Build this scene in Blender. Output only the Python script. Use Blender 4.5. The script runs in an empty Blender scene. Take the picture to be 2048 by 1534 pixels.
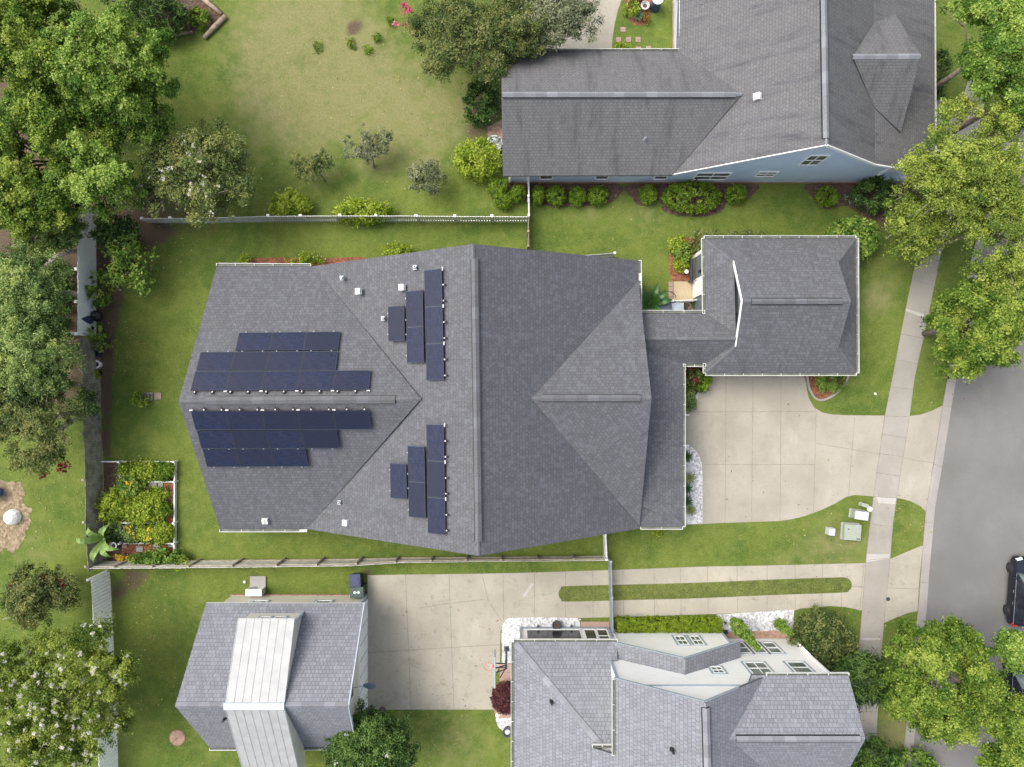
import bpy, math, random
import numpy as np
from mathutils import Vector, Matrix
D = bpy.data; SC = bpy.context.scene; COL = SC.collection
H = 44.0; F = 1421.0; CX = 1024.0; CY = 767.0
random.seed(7)

def W(px, py, z=0.0):
    k = (H - z) / F
    return Vector(((px - CX) * k, -(py - CY) * k, z))
def PL(px, py, p0, n):
    """point of a real plane (through p0, normal n) seen at photo position px,py"""
    o = Vector((0, 0, H)); d = W(px, py, 0) - o
    return o + d * ((p0 - o).dot(n) / d.dot(n))
def MPP(z=0.0): return (H - z) / F

# ------------------------------------------------------------------ nodes / materials
def newmat(name):
    m = D.materials.new(name); m.use_nodes = True
    nt = m.node_tree; b = nt.nodes['Principled BSDF']
    return m, nt, b
def N(nt, t, **kw):
    n = nt.nodes.new(t)
    for k, v in kw.items(): setattr(n, k, v)
    return n
def mixc(nt, fac, a, b, blend='MIX'):
    n = N(nt, 'ShaderNodeMix', data_type='RGBA', blend_type=blend)
    for i, v in ((0, fac), (6, a), (7, b)):
        if hasattr(v, 'is_output'): nt.links.new(v, n.inputs[i])
        elif isinstance(v, (tuple, list)): n.inputs[i].default_value = (*v[:3], 1)
        else: n.inputs[i].default_value = v
    return n.outputs[2]
def math_(nt, op, a, b=None, clamp=False):
    n = N(nt, 'ShaderNodeMath', operation=op); n.use_clamp = clamp
    for i, v in ((0, a), (1, b)):
        if v is None: continue
        if hasattr(v, 'is_output'): nt.links.new(v, n.inputs[i])
        else: n.inputs[i].default_value = v
    return n.outputs[0]
def maprange(nt, v, a, b, c=0.0, d=1.0):
    n = N(nt, 'ShaderNodeMapRange'); n.interpolation_type = 'SMOOTHSTEP'
    nt.links.new(v, n.inputs[0])
    for i, x in enumerate((a, b, c, d)): n.inputs[i + 1].default_value = x
    return n.outputs[0]
def coord(nt, which='Object', scale=None, loc=None):
    n = N(nt, 'ShaderNodeTexCoord'); o = n.outputs[which]
    if scale is not None or loc is not None:
        mp = N(nt, 'ShaderNodeMapping')
        if scale is not None: mp.inputs['Scale'].default_value = scale
        if loc is not None: mp.inputs['Location'].default_value = loc
        nt.links.new(o, mp.inputs[0]); o = mp.outputs[0]
    return o
def noise(nt, vec, scale, detail=4, rough=.6):
    n = N(nt, 'ShaderNodeTexNoise'); n.inputs['Scale'].default_value = scale
    n.inputs['Detail'].default_value = detail; n.inputs['Roughness'].default_value = rough
    nt.links.new(vec, n.inputs['Vector']); return n.outputs['Fac']
def bump(nt, b, h, strength=.3, dist=.02):
    n = N(nt, 'ShaderNodeBump'); n.inputs['Strength'].default_value = strength
    n.inputs['Distance'].default_value = dist
    nt.links.new(h, n.inputs['Height']); nt.links.new(n.outputs[0], b.inputs['Normal'])
def setc(nt, b, c):
    if hasattr(c, 'is_output'): nt.links.new(c, b.inputs['Base Color'])
    else: b.inputs['Base Color'].default_value = (*c[:3], 1)
def mul(c, k): return tuple(x * k for x in c)

def simple(name, col, rough=.6, metal=0.0, var=.18, scale=3.0, coat=0.0):
    m, nt, b = newmat(name)
    v = coord(nt)
    f = maprange(nt, noise(nt, v, scale, 5), .3, .7)
    c = mixc(nt, f, mul(col, 1 - var), mul(col, 1 + var * .6))
    setc(nt, b, c); b.inputs['Roughness'].default_value = rough; b.inputs['Metallic'].default_value = metal
    b.inputs['Coat Weight'].default_value = coat
    return m

def shingle(name, base, row=.2, tab=.3, contrast=.22, line=.5, stain=0.0, lighten=.3, moss=(0.5, 0.5, 0.52)):
    m, nt, b = newmat(name)
    uv = coord(nt, 'UV')
    br = N(nt, 'ShaderNodeTexBrick'); nt.links.new(uv, br.inputs['Vector'])
    br.offset = .37; br.offset_frequency = 2
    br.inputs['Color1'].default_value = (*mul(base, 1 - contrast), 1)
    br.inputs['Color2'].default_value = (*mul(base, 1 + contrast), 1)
    br.inputs['Mortar'].default_value = (*mul(base, line), 1)  # dark course lines: asphalt edge plus the butt-edge shadow painted into the colour
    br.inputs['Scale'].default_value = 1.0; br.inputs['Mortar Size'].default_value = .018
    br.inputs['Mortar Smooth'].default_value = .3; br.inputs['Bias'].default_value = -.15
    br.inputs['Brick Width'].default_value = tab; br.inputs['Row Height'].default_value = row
    # a second, offset lay of odd tabs (laminated shingles)
    uv2 = coord(nt, 'UV', scale=(1 / (tab * .8), 1 / row, 1))
    wn = N(nt, 'ShaderNodeTexWhiteNoise', noise_dimensions='2D')
    fl = N(nt, 'ShaderNodeVectorMath', operation='FLOOR'); nt.links.new(uv2, fl.inputs[0])
    nt.links.new(fl.outputs[0], wn.inputs['Vector'])
    lightf = maprange(nt, wn.outputs['Value'], .55, .95, 0, lighten)
    c = mixc(nt, lightf, br.outputs['Color'], mul(base, 1.75))
    grit = noise(nt, uv, 19, 4, .85)
    c = mixc(nt, maprange(nt, grit, .25, .75), mixc(nt, .22, c, (0, 0, 0)), mixc(nt, .10, c, (1, 1, 1)))
    blot = noise(nt, coord(nt, 'UV', loc=(3.3, 7.1, 0)), .45, 5, .6)
    c = mixc(nt, maprange(nt, blot, .35, .75, 0, .2), c, mul(base, 1.4))
    if stain > 0:
        st = noise(nt, coord(nt, 'UV', scale=(.9, .16, 1)), 1.5, 6, .7)
        c = mixc(nt, maprange(nt, st, .46, .78, 0, stain), c, (base[0] * .5, base[1] * .5, base[2] * .56))
    setc(nt, b, c); b.inputs['Roughness'].default_value = .9
    bump(nt, b, br.outputs['Fac'], -.35, .03)
    return m

def siding(name, col, step=.15, dirt=.1):
    m, nt, b = newmat(name)
    v = coord(nt); sep = N(nt, 'ShaderNodeSeparateXYZ'); nt.links.new(v, sep.inputs[0])
    fr = math_(nt, 'FRACT', math_(nt, 'DIVIDE', sep.outputs[2], step))
    ln = maprange(nt, fr, 0, .16, 1, 0)
    f = maprange(nt, noise(nt, v, 1.3, 5), .3, .7)
    c = mixc(nt, f, mul(col, 1 - dirt), mul(col, 1 + dirt * .5))
    c = mixc(nt, math_(nt, 'MULTIPLY', ln, .30), c, mul(col, .35))
    setc(nt, b, c); b.inputs['Roughness'].default_value = .55
    bump(nt, b, fr, .5, .02)
    return m

def concrete(name, col, stain=.35, dark=.55, sc=1.0, crack=False):
    m, nt, b = newmat(name); v = coord(nt)
    ck = N(nt, 'ShaderNodeTexVoronoi', feature='DISTANCE_TO_EDGE'); ck.inputs['Scale'].default_value = .16; wv = N(nt, 'ShaderNodeVectorMath', operation='ADD'); nz = N(nt, 'ShaderNodeTexNoise'); nz.inputs['Scale'].default_value = 1.3; nt.links.new(v, nz.inputs['Vector']); nt.links.new(v, wv.inputs[0]); nt.links.new(nz.outputs['Color'], wv.inputs[1]); nt.links.new(wv.outputs[0], ck.inputs['Vector'])
    a = noise(nt, v, .28 * sc, 6, .62); a2 = noise(nt, coord(nt, loc=(31, 12, 5)), 1.4 * sc, 6, .65)
    fine = noise(nt, v, 15, 5, .85)
    c = mixc(nt, maprange(nt, a, .3, .7), mul(col, .86), mul(col, 1.1))
    c = mixc(nt, maprange(nt, a2, .52, .78, 0, stain), c, mul(col, dark))
    st = noise(nt, coord(nt, scale=(.35, 2.2, 1)), .9, 6, .7)
    c = mixc(nt, maprange(nt, st, .6, .75, 0, stain * .8), c, mul(col, dark))
    c = mixc(nt, maprange(nt, fine, .38, .62, 0, .26), c, mul(col, .55))
    sp = noise(nt, coord(nt, loc=(5, 5, 5)), 5.5, 3, .6); c = mixc(nt, maprange(nt, sp, .66, .78, 0, .4), c, mul(col, .5))
    lt = noise(nt, coord(nt, loc=(8, 1, 5), scale=(1, .5, 1)), .55, 6, .7); c = mixc(nt, maprange(nt, lt, .52, .72, 0, .5), c, mul(col, 1.22))
    if crack: c = mixc(nt, math_(nt, 'MULTIPLY', maprange(nt, ck.outputs['Distance'], 0, .005, .4, 0), maprange(nt, a2, .42, .55)), c, mul(col, .35))
    setc(nt, b, c); b.inputs['Roughness'].default_value = .88
    bump(nt, b, fine, .12, .01)
    return m

def mulch(name, c1, c2, c3, scale=16.0):
    m, nt, b = newmat(name); v = coord(nt)
    vo = N(nt, 'ShaderNodeTexVoronoi'); vo.inputs['Scale'].default_value = scale; nt.links.new(v, vo.inputs['Vector'])
    sp = N(nt, 'ShaderNodeSeparateColor'); nt.links.new(vo.outputs['Color'], sp.inputs[0])
    c = mixc(nt, sp.outputs[0], c1, c2)
    c = mixc(nt, maprange(nt, noise(nt, v, 2.0, 5), .5, .75, 0, .8), c, c3)
    setc(nt, b, c); b.inputs['Roughness'].default_value = .95
    bump(nt, b, vo.outputs['Distance'], .7, .04)
    return m

def leafmat(name, dark, mid, light, trans=.3):
    m, nt, b = newmat(name)
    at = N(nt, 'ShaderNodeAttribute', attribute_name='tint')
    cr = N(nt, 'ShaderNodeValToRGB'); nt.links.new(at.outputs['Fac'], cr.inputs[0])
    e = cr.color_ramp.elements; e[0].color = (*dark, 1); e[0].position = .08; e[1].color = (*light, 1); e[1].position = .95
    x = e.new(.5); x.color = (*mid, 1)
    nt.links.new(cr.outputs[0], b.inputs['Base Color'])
    b.inputs['Roughness'].default_value = .6; b.inputs['Specular IOR Level'].default_value = .25
    tr = N(nt, 'ShaderNodeBsdfTranslucent')
    nt.links.new(mixc(nt, 1.0, cr.outputs[0], (1.25, 1.2, .6), 'MULTIPLY'), tr.inputs[0])
    mx = N(nt, 'ShaderNodeMixShader'); mx.inputs[0].default_value = trans
    nt.links.new(b.outputs[0], mx.inputs[1]); nt.links.new(tr.outputs[0], mx.inputs[2])
    out = nt.nodes['Material Output']; nt.links.new(mx.outputs[0], out.inputs[0])
    return m

def lawnmat(name, g1=(.054, .104, .012), g2=(.122, .166, .025), attr=True):
    m, nt, b = newmat(name); v = coord(nt)
    a = noise(nt, v, .22, 5, .6); a2 = noise(nt, coord(nt, loc=(9, 4, 1)), 1.1, 6, .7); fine = noise(nt, v, 9, 6, .85)
    vf = noise(nt, v, 21, 3, .85)
    c = mixc(nt, maprange(nt, a, .34, .66), g1, g2)
    c = mixc(nt, maprange(nt, a2, .4, .7, 0, .5), c, (.172, .200, .038))
    c = mixc(nt, maprange(nt, fine, .40, .62, 0, .75), c, mixc(nt, .62, c, (.02, .045, .004)))
    c = mixc(nt, maprange(nt, vf, .48, .66, 0, .6), c, (.24, .265, .10))
    cl = noise(nt, coord(nt, loc=(2, 17, 3)), 3.2, 5, .7)
    c = mixc(nt, maprange(nt, cl, .50, .70, 0, .5), c, mixc(nt, .45, c, (.03, .065, .012)))
    c = mixc(nt, maprange(nt, cl, .48, .30, 0, .35), c, (.20, .215, .07))
    if attr:
        d = N(nt, 'ShaderNodeAttribute', attribute_name='dry').outputs['Fac']
        s = N(nt, 'ShaderNodeAttribute', attribute_name='soil').outputs['Fac']
        dn = math_(nt, 'ADD', d, math_(nt, 'MULTIPLY', math_(nt, 'SUBTRACT', math_(nt, 'ADD', math_(nt, 'MULTIPLY', a2, .6), math_(nt, 'MULTIPLY', a, .4)), .5), 2.4))
        dn = math_(nt, 'ADD', dn, math_(nt, 'MULTIPLY', math_(nt, 'SUBTRACT', cl, .5), 1.5))
        dry = mixc(nt, maprange(nt, fine, .35, .7), (.150, .158, .056), (.27, .24, .13))
        c = mixc(nt, maprange(nt, dn, .25, 1.45, 0, .9), c, dry)
        sn = math_(nt, 'ADD', s, math_(nt, 'MULTIPLY', math_(nt, 'SUBTRACT', fine, .5), .9))
        sn = math_(nt, 'ADD', sn, math_(nt, 'MULTIPLY', math_(nt, 'SUBTRACT', a2, .5), .9))
        so = mixc(nt, maprange(nt, vf, .3, .7), (.05, .035, .024), (.15, .112, .078))
        c = mixc(nt, maprange(nt, sn, .4, .75), c, so)
    setc(nt, b, c); b.inputs['Roughness'].default_value = .9; b.inputs['Specular IOR Level'].default_value = .15
    bump(nt, b, fine, .6, .05)
    return m

# ------------------------------------------------------------------ mesh builder
class MB:
    def __init__(s): s.v = []; s.f = []; s.m = []; s.uv = []
    def poly(s, pts, mat=0, uv=None):
        i = len(s.v); s.v += [tuple(p) for p in pts]
        s.f.append(list(range(i, i + len(pts)))); s.m.append(mat)
        s.uv.append(uv if uv else [(0, 0)] * len(pts)); return s
    def slab(s, pts, th=.16, mat=0, smat=1):
        """roof plane: pts[0]->pts[1] is the eave; uv in metres"""
        pts = [Vector(p) for p in pts]
        n = Vector((0, 0, 0))
        for i in range(len(pts)):
            a, c = pts[i], pts[(i + 1) % len(pts)]
            n += Vector(((a.y - c.y) * (a.z + c.z), (a.z - c.z) * (a.x + c.x), (a.x - c.x) * (a.y + c.y)))
        n.normalize()
        u = (pts[1] - pts[0]).normalized(); w = n.cross(u)
        uv = [((p - pts[0]).dot(u) + pts[0].x * .37, (p - pts[0]).dot(w)) for p in pts]
        if n.z < 0: pts = pts[::-1]; uv = [(a, -c) for a, c in uv[::-1]]
        low = [p - Vector((0, 0, th)) for p in pts]
        for i in range(1, len(pts) - 1):
            s.poly([pts[0], pts[i], pts[i + 1]], mat, [uv[0], uv[i], uv[i + 1]])
            s.poly([low[0], low[i + 1], low[i]], smat)
        for i in range(len(pts)):
            j = (i + 1) % len(pts); s.poly([pts[i], low[i], low[j], pts[j]], smat)
        return s
    def box(s, c, size, rz=0.0, mat=0, R=None):
        c = Vector(c); hx, hy, hz = size[0] / 2, size[1] / 2, size[2] / 2
        R = R if R is not None else Matrix.Rotation(rz, 3, 'Z')
        P = [c + R @ Vector((x * hx, y * hy, z * hz)) for x in (-1, 1) for y in (-1, 1) for z in (-1, 1)]
        for q in ((0, 1, 3, 2), (4, 6, 7, 5), (0, 4, 5, 1), (2, 3, 7, 6), (0, 2, 6, 4), (1, 5, 7, 3)):
            s.poly([P[i] for i in q], mat)
        return s
    def bar(s, a, c, w, h, mat=0, up=(0, 0, 1)):
        a = Vector(a); c = Vector(c); d = c - a; L = d.length
        if L < 1e-6: return s
        x = d / L; up = Vector(up)
        if abs(x.dot(up)) > .98: up = Vector((1, 0, 0))
        y = up.cross(x).normalized(); z = x.cross(y)
        R = Matrix((x, y, z)).transposed()
        return s.box((a + c) / 2, (L, w, h), mat=mat, R=R)
    def tube(s, pts, rad, n=6, mat=0, cap=True):
        pts = [Vector(p) for p in pts]; rings = []
        if not hasattr(rad, '__len__'): rad = [rad] * len(pts)
        for i, p in enumerate(pts):
            d = (pts[min(i + 1, len(pts) - 1)] - pts[max(i - 1, 0)]).normalized()
            up = Vector((0, 0, 1)) if abs(d.z) < .9 else Vector((1, 0, 0))
            y = up.cross(d).normalized(); z = d.cross(y)
            base = len(s.v)
            for k in range(n):
                a = 2 * math.pi * k / n
                s.v.append(tuple(p + (y * math.cos(a) + z * math.sin(a)) * rad[i]))
            rings.append(base)
        for i in range(len(pts) - 1):
            for k in range(n):
                k2 = (k + 1) % n
                s.f.append([rings[i] + k, rings[i] + k2, rings[i + 1] + k2, rings[i + 1] + k]); s.m.append(mat); s.uv.append([(0, 0)] * 4)
        if cap:
            for r, rev in ((rings[0], True), (rings[-1], False)):
                q = [r + k for k in range(n)]
                s.f.append(q[::-1] if rev else q); s.m.append(mat); s.uv.append([(0, 0)] * n)
        return s
    def lathe(s, c, prof, n=16, mat=0):
        c = Vector(c); base = len(s.v)
        for r, z in prof:
            for k in range(n):
                a = 2 * math.pi * k / n; s.v.append((c.x + r * math.cos(a), c.y + r * math.sin(a), c.z + z))
        for i in range(len(prof) - 1):
            for k in range(n):
                k2 = (k + 1) % n; b = base + i * n
                s.f.append([b + k, b + k2, b + n + k2, b + n + k]); s.m.append(mat); s.uv.append([(0, 0)] * 4)
        for i, rev in ((0, True), (len(prof) - 1, False)):
            if prof[i][0] > 1e-4:
                q = [base + i * n + k for k in range(n)]
                s.f.append(q[::-1] if rev else q); s.m.append(mat); s.uv.append([(0, 0)] * n)
        return s
    def sheet(s, pts, z, mat=0):
        P = [(p[0], p[1], z) for p in pts]
        a = sum(P[i][0] * P[(i + 1) % len(P)][1] - P[(i + 1) % len(P)][0] * P[i][1] for i in range(len(P)))
        return s.poly(P if a > 0 else P[::-1], mat)
    def build(s, name, mats, parent=None, smooth=False):
        me = D.meshes.new(name); me.from_pydata(s.v, [], s.f)
        mats = mats if isinstance(mats, (list, tuple)) else [mats]
        for m in mats: me.materials.append(m)
        me.polygons.foreach_set('material_index', s.m)
        uvl = me.uv_layers.new(name='UVMap')
        flat = [c for f in s.uv for p in f for c in p]
        uvl.data.foreach_set('uv', flat)
        if smooth: me.polygons.foreach_set('use_smooth', [True] * len(s.f))
        me.validate(); me.update()
        o = D.objects.new(name, me); COL.objects.link(o)
        if parent is not None: attach(o, parent)
        return o

def attach(o, parent):
    o.parent = parent
    M = Matrix.Identity(4); p = parent; chain = []
    while p is not None: chain.append(p); p = p.parent
    for q in reversed(chain): M = M @ q.matrix_parent_inverse @ q.matrix_basis
    o.matrix_parent_inverse = M.inverted()
def tag(o, label, cat, group=None):
    o['label'] = label; o['category'] = cat
    if group: o['group'] = group
    return o
def thing(name, label, cat, loc=(0, 0, 0), group=None):
    o = D.objects.new(name, None); COL.objects.link(o); o.location = loc; o.empty_display_size = .2
    return tag(o, label, cat, group)
def struct(o, kind='structure'): o['kind'] = kind; return o
def copy_tree(o, parent=None):
    c = o.copy(); COL.objects.link(c)
    if parent is not None: c.parent = parent
    for ch in [x for x in D.objects if x.parent == o]: copy_tree(ch, c)
    return c

def smoothpts(pts, n=6, closed=True):
    """Catmull-Rom through photo points"""
    out = []; m = len(pts)
    for i in range(m if closed else m - 1):
        p = [pts[(i + k - 1) % m] if closed else pts[min(max(i + k - 1, 0), m - 1)] for k in range(4)]
        for j in range(n):
            t = j / n
            out.append(tuple(.5 * (2 * p[1][a] + (-p[0][a] + p[2][a]) * t + (2 * p[0][a] - 5 * p[1][a] + 4 * p[2][a] - p[3][a]) * t * t
                                   + (-p[0][a] + 3 * p[1][a] - 3 * p[2][a] + p[3][a]) * t ** 3) for a in (0, 1)))
    if not closed: out.append(tuple(pts[-1]))
    return out
def wp(pts, z=0): return [W(x, y, z) for x, y in pts]

# ------------------------------------------------------------------ foliage
def leaves_mesh(name, P, Q, tint, mat, parent):
    n = len(P)
    me = D.meshes.new(name)
    me.vertices.add(n * 4); me.vertices.foreach_set('co', Q.reshape(-1))
    me.loops.add(n * 4); me.loops.foreach_set('vertex_index', np.arange(n * 4, dtype=np.int32))
    me.polygons.add(n); me.polygons.foreach_set('loop_start', np.arange(0, n * 4, 4, dtype=np.int32))
    at = me.attributes.new('tint', 'FLOAT', 'FACE'); at.data.foreach_set('value', tint.astype(np.float32))
    me.materials.append(mat); me.update(); me.validate()
    o = D.objects.new(name, me); COL.objects.link(o)
    if parent is not None: attach(o, parent)
    return o
def unit(a): return a / np.maximum(np.linalg.norm(a, axis=1, keepdims=True), 1e-6)
def scatter(rng, tc, d, nl, L, Wd, tr, up=.8, flat=.6, out=.8, tjit=.2, base_t=None):
    """leaf quads round tuft centres tc (with outward directions d)"""
    nt = len(tc); k = np.repeat(np.arange(nt), nl)
    off = rng.normal(0, .55, (nt * nl, 3)); off[:, 2] *= flat
    sz = rng.uniform(.6, 1.25, nt)[k][:, None]
    pos = tc[k] + (off + d[k] * rng.uniform(-.3, out, (nt * nl, 1))) * tr * sz
    n = unit(np.array([0, 0, up]) + d[k] * .5 + rng.normal(0, .62, (nt * nl, 3)))
    t = unit(np.cross(n, rng.normal(0, 1, (nt * nl, 3)))); b = np.cross(n, t)
    s = rng.uniform(.65, 1.3, (nt * nl, 1)); l = L * s * .5; w = Wd * s * .5
    Q = np.stack([pos - t * l, pos + b * w + t * l * .15, pos + t * l - n * l * .25, pos - b * w + t * l * .15], 1)
    bt = rng.normal(.48, .2, nt) if base_t is None else base_t
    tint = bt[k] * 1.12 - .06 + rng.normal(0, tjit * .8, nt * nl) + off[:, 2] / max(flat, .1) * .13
    return pos, Q, np.clip(tint, 0, 1)
def crown_pts(rng, c, r, nt, shell=.5, low=-.3, rough=.3, lobes=9):
    d = unit(rng.normal(0, 1, (nt * 5, 3))); d = d[d[:, 2] > low][:nt]
    ld = unit(rng.normal(0, 1, (lobes, 3)) * np.array([1, 1, .5])); la = rng.uniform(-rough * .7, rough, lobes)
    m = 1 - rough * .25 + (np.exp((d @ ld.T - 1) * 9) * la).sum(1)
    m = np.clip(m, .6, 1.12)
    rad = (shell + (1 - shell) * rng.uniform(0, 1, len(d)) ** .6) * m
    return np.array(c) + d * rad[:, None] * np.array(r), d
def tree(name, label, cat, px, py, rxp, ryp, zc, rz, mat, bark, nt=200, nl=55, L=.26, Wd=.15, tr=.42, shell=.45,
         low=-.35, rough=.35, seed=1, group=None, base=None, limbs=16, trunk_r=.16, blossoms=None, fl_n=0, fl_size=.16,
         up=.5, flat=.6, out=.8, twigs=False, fl_cluster=6, boughs=0, bough_r=.85):
    rng = np.random.default_rng(seed)
    c = W(px, py, zc); k = MPP(zc)
    r = (rxp * k, ryp * k, rz)
    b = W(*base) if base else Vector((c.x, c.y, 0))
    root = thing(name, label, cat, (b.x, b.y, 0), group)
    if boughs:
        bc, bd = crown_pts(rng, c, tuple(np.maximum(np.array(r) - bough_r * .8, np.array(r) * .5)), boughs, shell, low, rough, 12)
        bs = rng.uniform(.6, 1.25, len(bc)) * bough_r
        kk = rng.choice(len(bc), nt, p=bs ** 1.6 / (bs ** 1.6).sum())
        o_ = unit(rng.normal(0, 1, (nt, 3)) + np.array([0, 0, .55]) + bd[kk] * .5)
        tc = bc[kk] + o_ * bs[kk][:, None] * np.array([1, 1, .75]) * rng.uniform(.55, 1.08, (nt, 1)); d = unit(o_ + bd[kk] * .4)
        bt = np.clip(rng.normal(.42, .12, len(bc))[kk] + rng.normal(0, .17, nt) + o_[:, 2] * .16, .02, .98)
    else:
        tc, d = crown_pts(rng, c, r, nt, shell, low, rough); bt = None
    tc[:, 2] = np.maximum(tc[:, 2], .12)
    P, Q, T = scatter(rng, tc, d, nl, L, Wd, tr, up, flat, out, base_t=bt)
    np.maximum(Q[:, :, 2], .03, out=Q[:, :, 2])
    leaves_mesh('crown', P, Q, T, mat, root)
    if bark is not None:
        mb = MB(); fork = Vector((c.x * .75 + b.x * .25, c.y * .75 + b.y * .25, max(zc - rz * .75, zc * .35)))
        mb.tube([b, b.lerp(fork, .5) + Vector((.06, .04, 0)), fork], [trunk_r * 1.25, trunk_r, trunk_r * .8], 8)
        idx = rng.choice(len(tc), min(limbs, len(tc)), replace=False)
        for i in idx:
            e = Vector(tc[i]); mid = fork.lerp(e, .5) + Vector((rng.normal(0, .12), rng.normal(0, .12), rz * .12))
            mb.tube([fork, fork.lerp(mid, .55) + Vector((0, 0, .05)), mid, e], [trunk_r * .55, trunk_r * .4, trunk_r * .27, trunk_r * .08], 5)
            if twigs:
                for q in range(3):
                    e2 = e + Vector(rng.normal(0, .45, 3) * np.array([1, 1, .4])); mb.tube([mid.lerp(e, .5), e2], [.03, .008], 4)
        mb.build('trunk', bark, root, True)
    if blossoms is not None and fl_n:
        top = np.argsort(-(tc[:, 2] + rng.uniform(0, rz * 1.2, len(tc))))[:max(fl_n * 2, 1)]
        pick = rng.choice(top, min(fl_n, len(top)), replace=False)
        P, Q, T = scatter(rng, tc[pick] + d[pick] * tr * .9 + np.array([0, 0, tr * .35]), d[pick], fl_cluster, fl_size, fl_size * .9, fl_size * .9, .9, .5, .4)
        leaves_mesh('blossoms', P, Q, T, blossoms, root)
    return root
def ground_bush(name, label, cat, px, py, rxp, ryp, h, mat, seed, nt=70, nl=40, L=.1, Wd=.07, tr=.13, rough=.12, shell=.78, bark=None, group=None, **kw):
    return tree(name, label, cat, px, py, rxp, ryp, h * .5, h * .5, mat, bark, nt=nt, nl=nl, L=L, Wd=Wd, tr=tr, shell=shell,
                low=-.55, rough=rough, seed=seed, group=group, limbs=8, trunk_r=.035, **kw)
def rosette(name, label, px, py, r, n, mat, seed, h=.5, wid=.06, cat='plant', group=None, droop=.5, parts=False, up=.6, z0=0.02, rib=None):
    """blades fanning out of one point (yucca, banana, palm)"""
    rng = np.random.default_rng(seed); b = W(px, py, 0); root = thing(name, label, cat, (b.x, b.y, 0), group)
    mb = MB(); tints = []
    def blade(mb, a, length, w, rise):
        dirv = Vector((math.cos(a), math.sin(a), 0)); side = Vector((-math.sin(a), math.cos(a), 0)); K = 7; prev = None
        for i in range(K):
            t = i / (K - 1); p = Vector((b.x, b.y, z0 + h * .35)) + dirv * length * t + Vector((0, 0, rise * math.sin(t * 2.2) - droop * t * t * length * .3))
            ww = w * (math.sin(math.pi * min(1, .12 + t * .9)) ** .7) + .004
            p.z = max(p.z, .03)
            q = (p + side * ww + Vector((0, 0, ww * .35)), p, p - side * ww + Vector((0, 0, ww * .35)))
            if prev:
                mb.poly([prev[0], q[0], q[1], prev[1]]); mb.poly([prev[1], q[1], q[2], prev[2]])
            prev = q
    for i in range(n):
        a = 2 * math.pi * (i + rng.uniform(-.3, .3)) / n; ln = r * rng.uniform(.75, 1.1); rise = h * rng.uniform(.5, 1.1) * up
        if parts:
            q = MB(); blade(q, a, ln, wid, rise); q.build('leaf', mat, root, True)
        else: blade(mb, a, ln, wid, rise)
    if not parts: mb.build('leaves', mat, root)
    if h > .8:
        MB().tube([(b.x, b.y, 0), (b.x, b.y, h * .5)], [.11, .07], 8).build('stem', rib or mat, root, True)
    return root
# ------------------------------------------------------------------ materials
M = {}
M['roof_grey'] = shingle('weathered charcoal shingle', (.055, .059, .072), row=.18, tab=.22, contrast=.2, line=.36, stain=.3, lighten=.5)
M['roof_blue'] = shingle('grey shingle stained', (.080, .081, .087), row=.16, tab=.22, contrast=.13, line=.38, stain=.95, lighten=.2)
M['roof_pale'] = shingle('pale blue grey shingle', (.150, .161, .187), row=.21, tab=.2, contrast=.16, line=.42, stain=.0, lighten=.25)
M['ridge'] = shingle('ridge cap shingle', (.068, .072, .084), row=.6, tab=.3, contrast=.25, line=.8, lighten=.3)
M['ridge_pale'] = shingle('ridge cap pale', (.155, .165, .186), row=.6, tab=.32, contrast=.2, line=.8, lighten=.25)
M['white'] = simple('white painted trim', (.82, .825, .80), .45, var=.06)
M['white_wall'] = siding('white wall boards', (.93, .925, .90), .2, .03)
M['gutter_white'] = simple('gutter enamel', (.60, .61, .58), .5, var=.1)
M['gutter_in'] = simple('gutter trough dirty', (.15, .165, .135), .7, var=.3)
M['blue_wall'] = siding('blue lap siding', (.58, .69, .84), .17, .06)
M['grey_wall'] = siding('slate grey lap siding', (.14, .175, .18), .17, .06)
M['beige_wall'] = siding('cream lap siding', (.70, .67, .58), .17, .05)
M['metal_roof'] = simple('pale metal roof', (.345, .352, .352), .6, .05, .10, 2)
M['pent_metal'] = simple('pale blue metal', (.46, .52, .58), .4, .2, .08, 2)
M['trim_blue'] = simple('blue grey window casing', (.30, .36, .41), .5, var=.08)
M['fascia'] = simple('grey fascia', (.085, .088, .1), .6, var=.1)
M['black'] = simple('black plastic', (.014, .015, .018), .5, var=.2)
M['darkgrey'] = simple('dark grey metal', (.06, .065, .075), .5, .3, .15)
M['steel'] = simple('galvanised metal', (.42, .45, .48), .4, .6, .12)
def glassmat(name, col, rough=.08):
    m, nt, b = newmat(name); v = coord(nt)
    setc(nt, b, mixc(nt, maprange(nt, noise(nt, v, 1.6, 3), .35, .65), mul(col, .6), mul(col, 1.5)))
    b.inputs['Roughness'].default_value = rough; b.inputs['Specular IOR Level'].default_value = .4; return m
M['glass'] = glassmat('window glass', (.10, .13, .12))
M['darkglass'] = glassmat('dark window glass', (.016, .02, .028), .18)
M['concrete'] = concrete('driveway concrete', (.322, .300, .247), .55, .70)
M['concrete_old'] = concrete('stained driveway concrete', (.335, .314, .255), .7, .52, crack=True)
M['walk'] = concrete('sidewalk concrete', (.292, .276, .240), .4, .7)
M['kerb'] = concrete('kerb concrete', (.31, .29, .27), .35, .7)
M['asphalt'] = concrete('asphalt', (.160, .157, .150), .35, .75, .8)
M['joint'] = simple('joint dirt', (.22, .20, .165), .95, var=.3)
M['patch'] = concrete('fresh mortar patch', (.40, .385, .36), .15, .8)
M['lawn'] = lawnmat('lawn')
M['lawn_plain'] = lawnmat('lawn strip', (.065, .085, .018), (.11, .125, .035), attr=False)
M['mulch'] = mulch('brown mulch', (.05, .03, .022), (.13, .085, .06), (.03, .02, .015))
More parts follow.
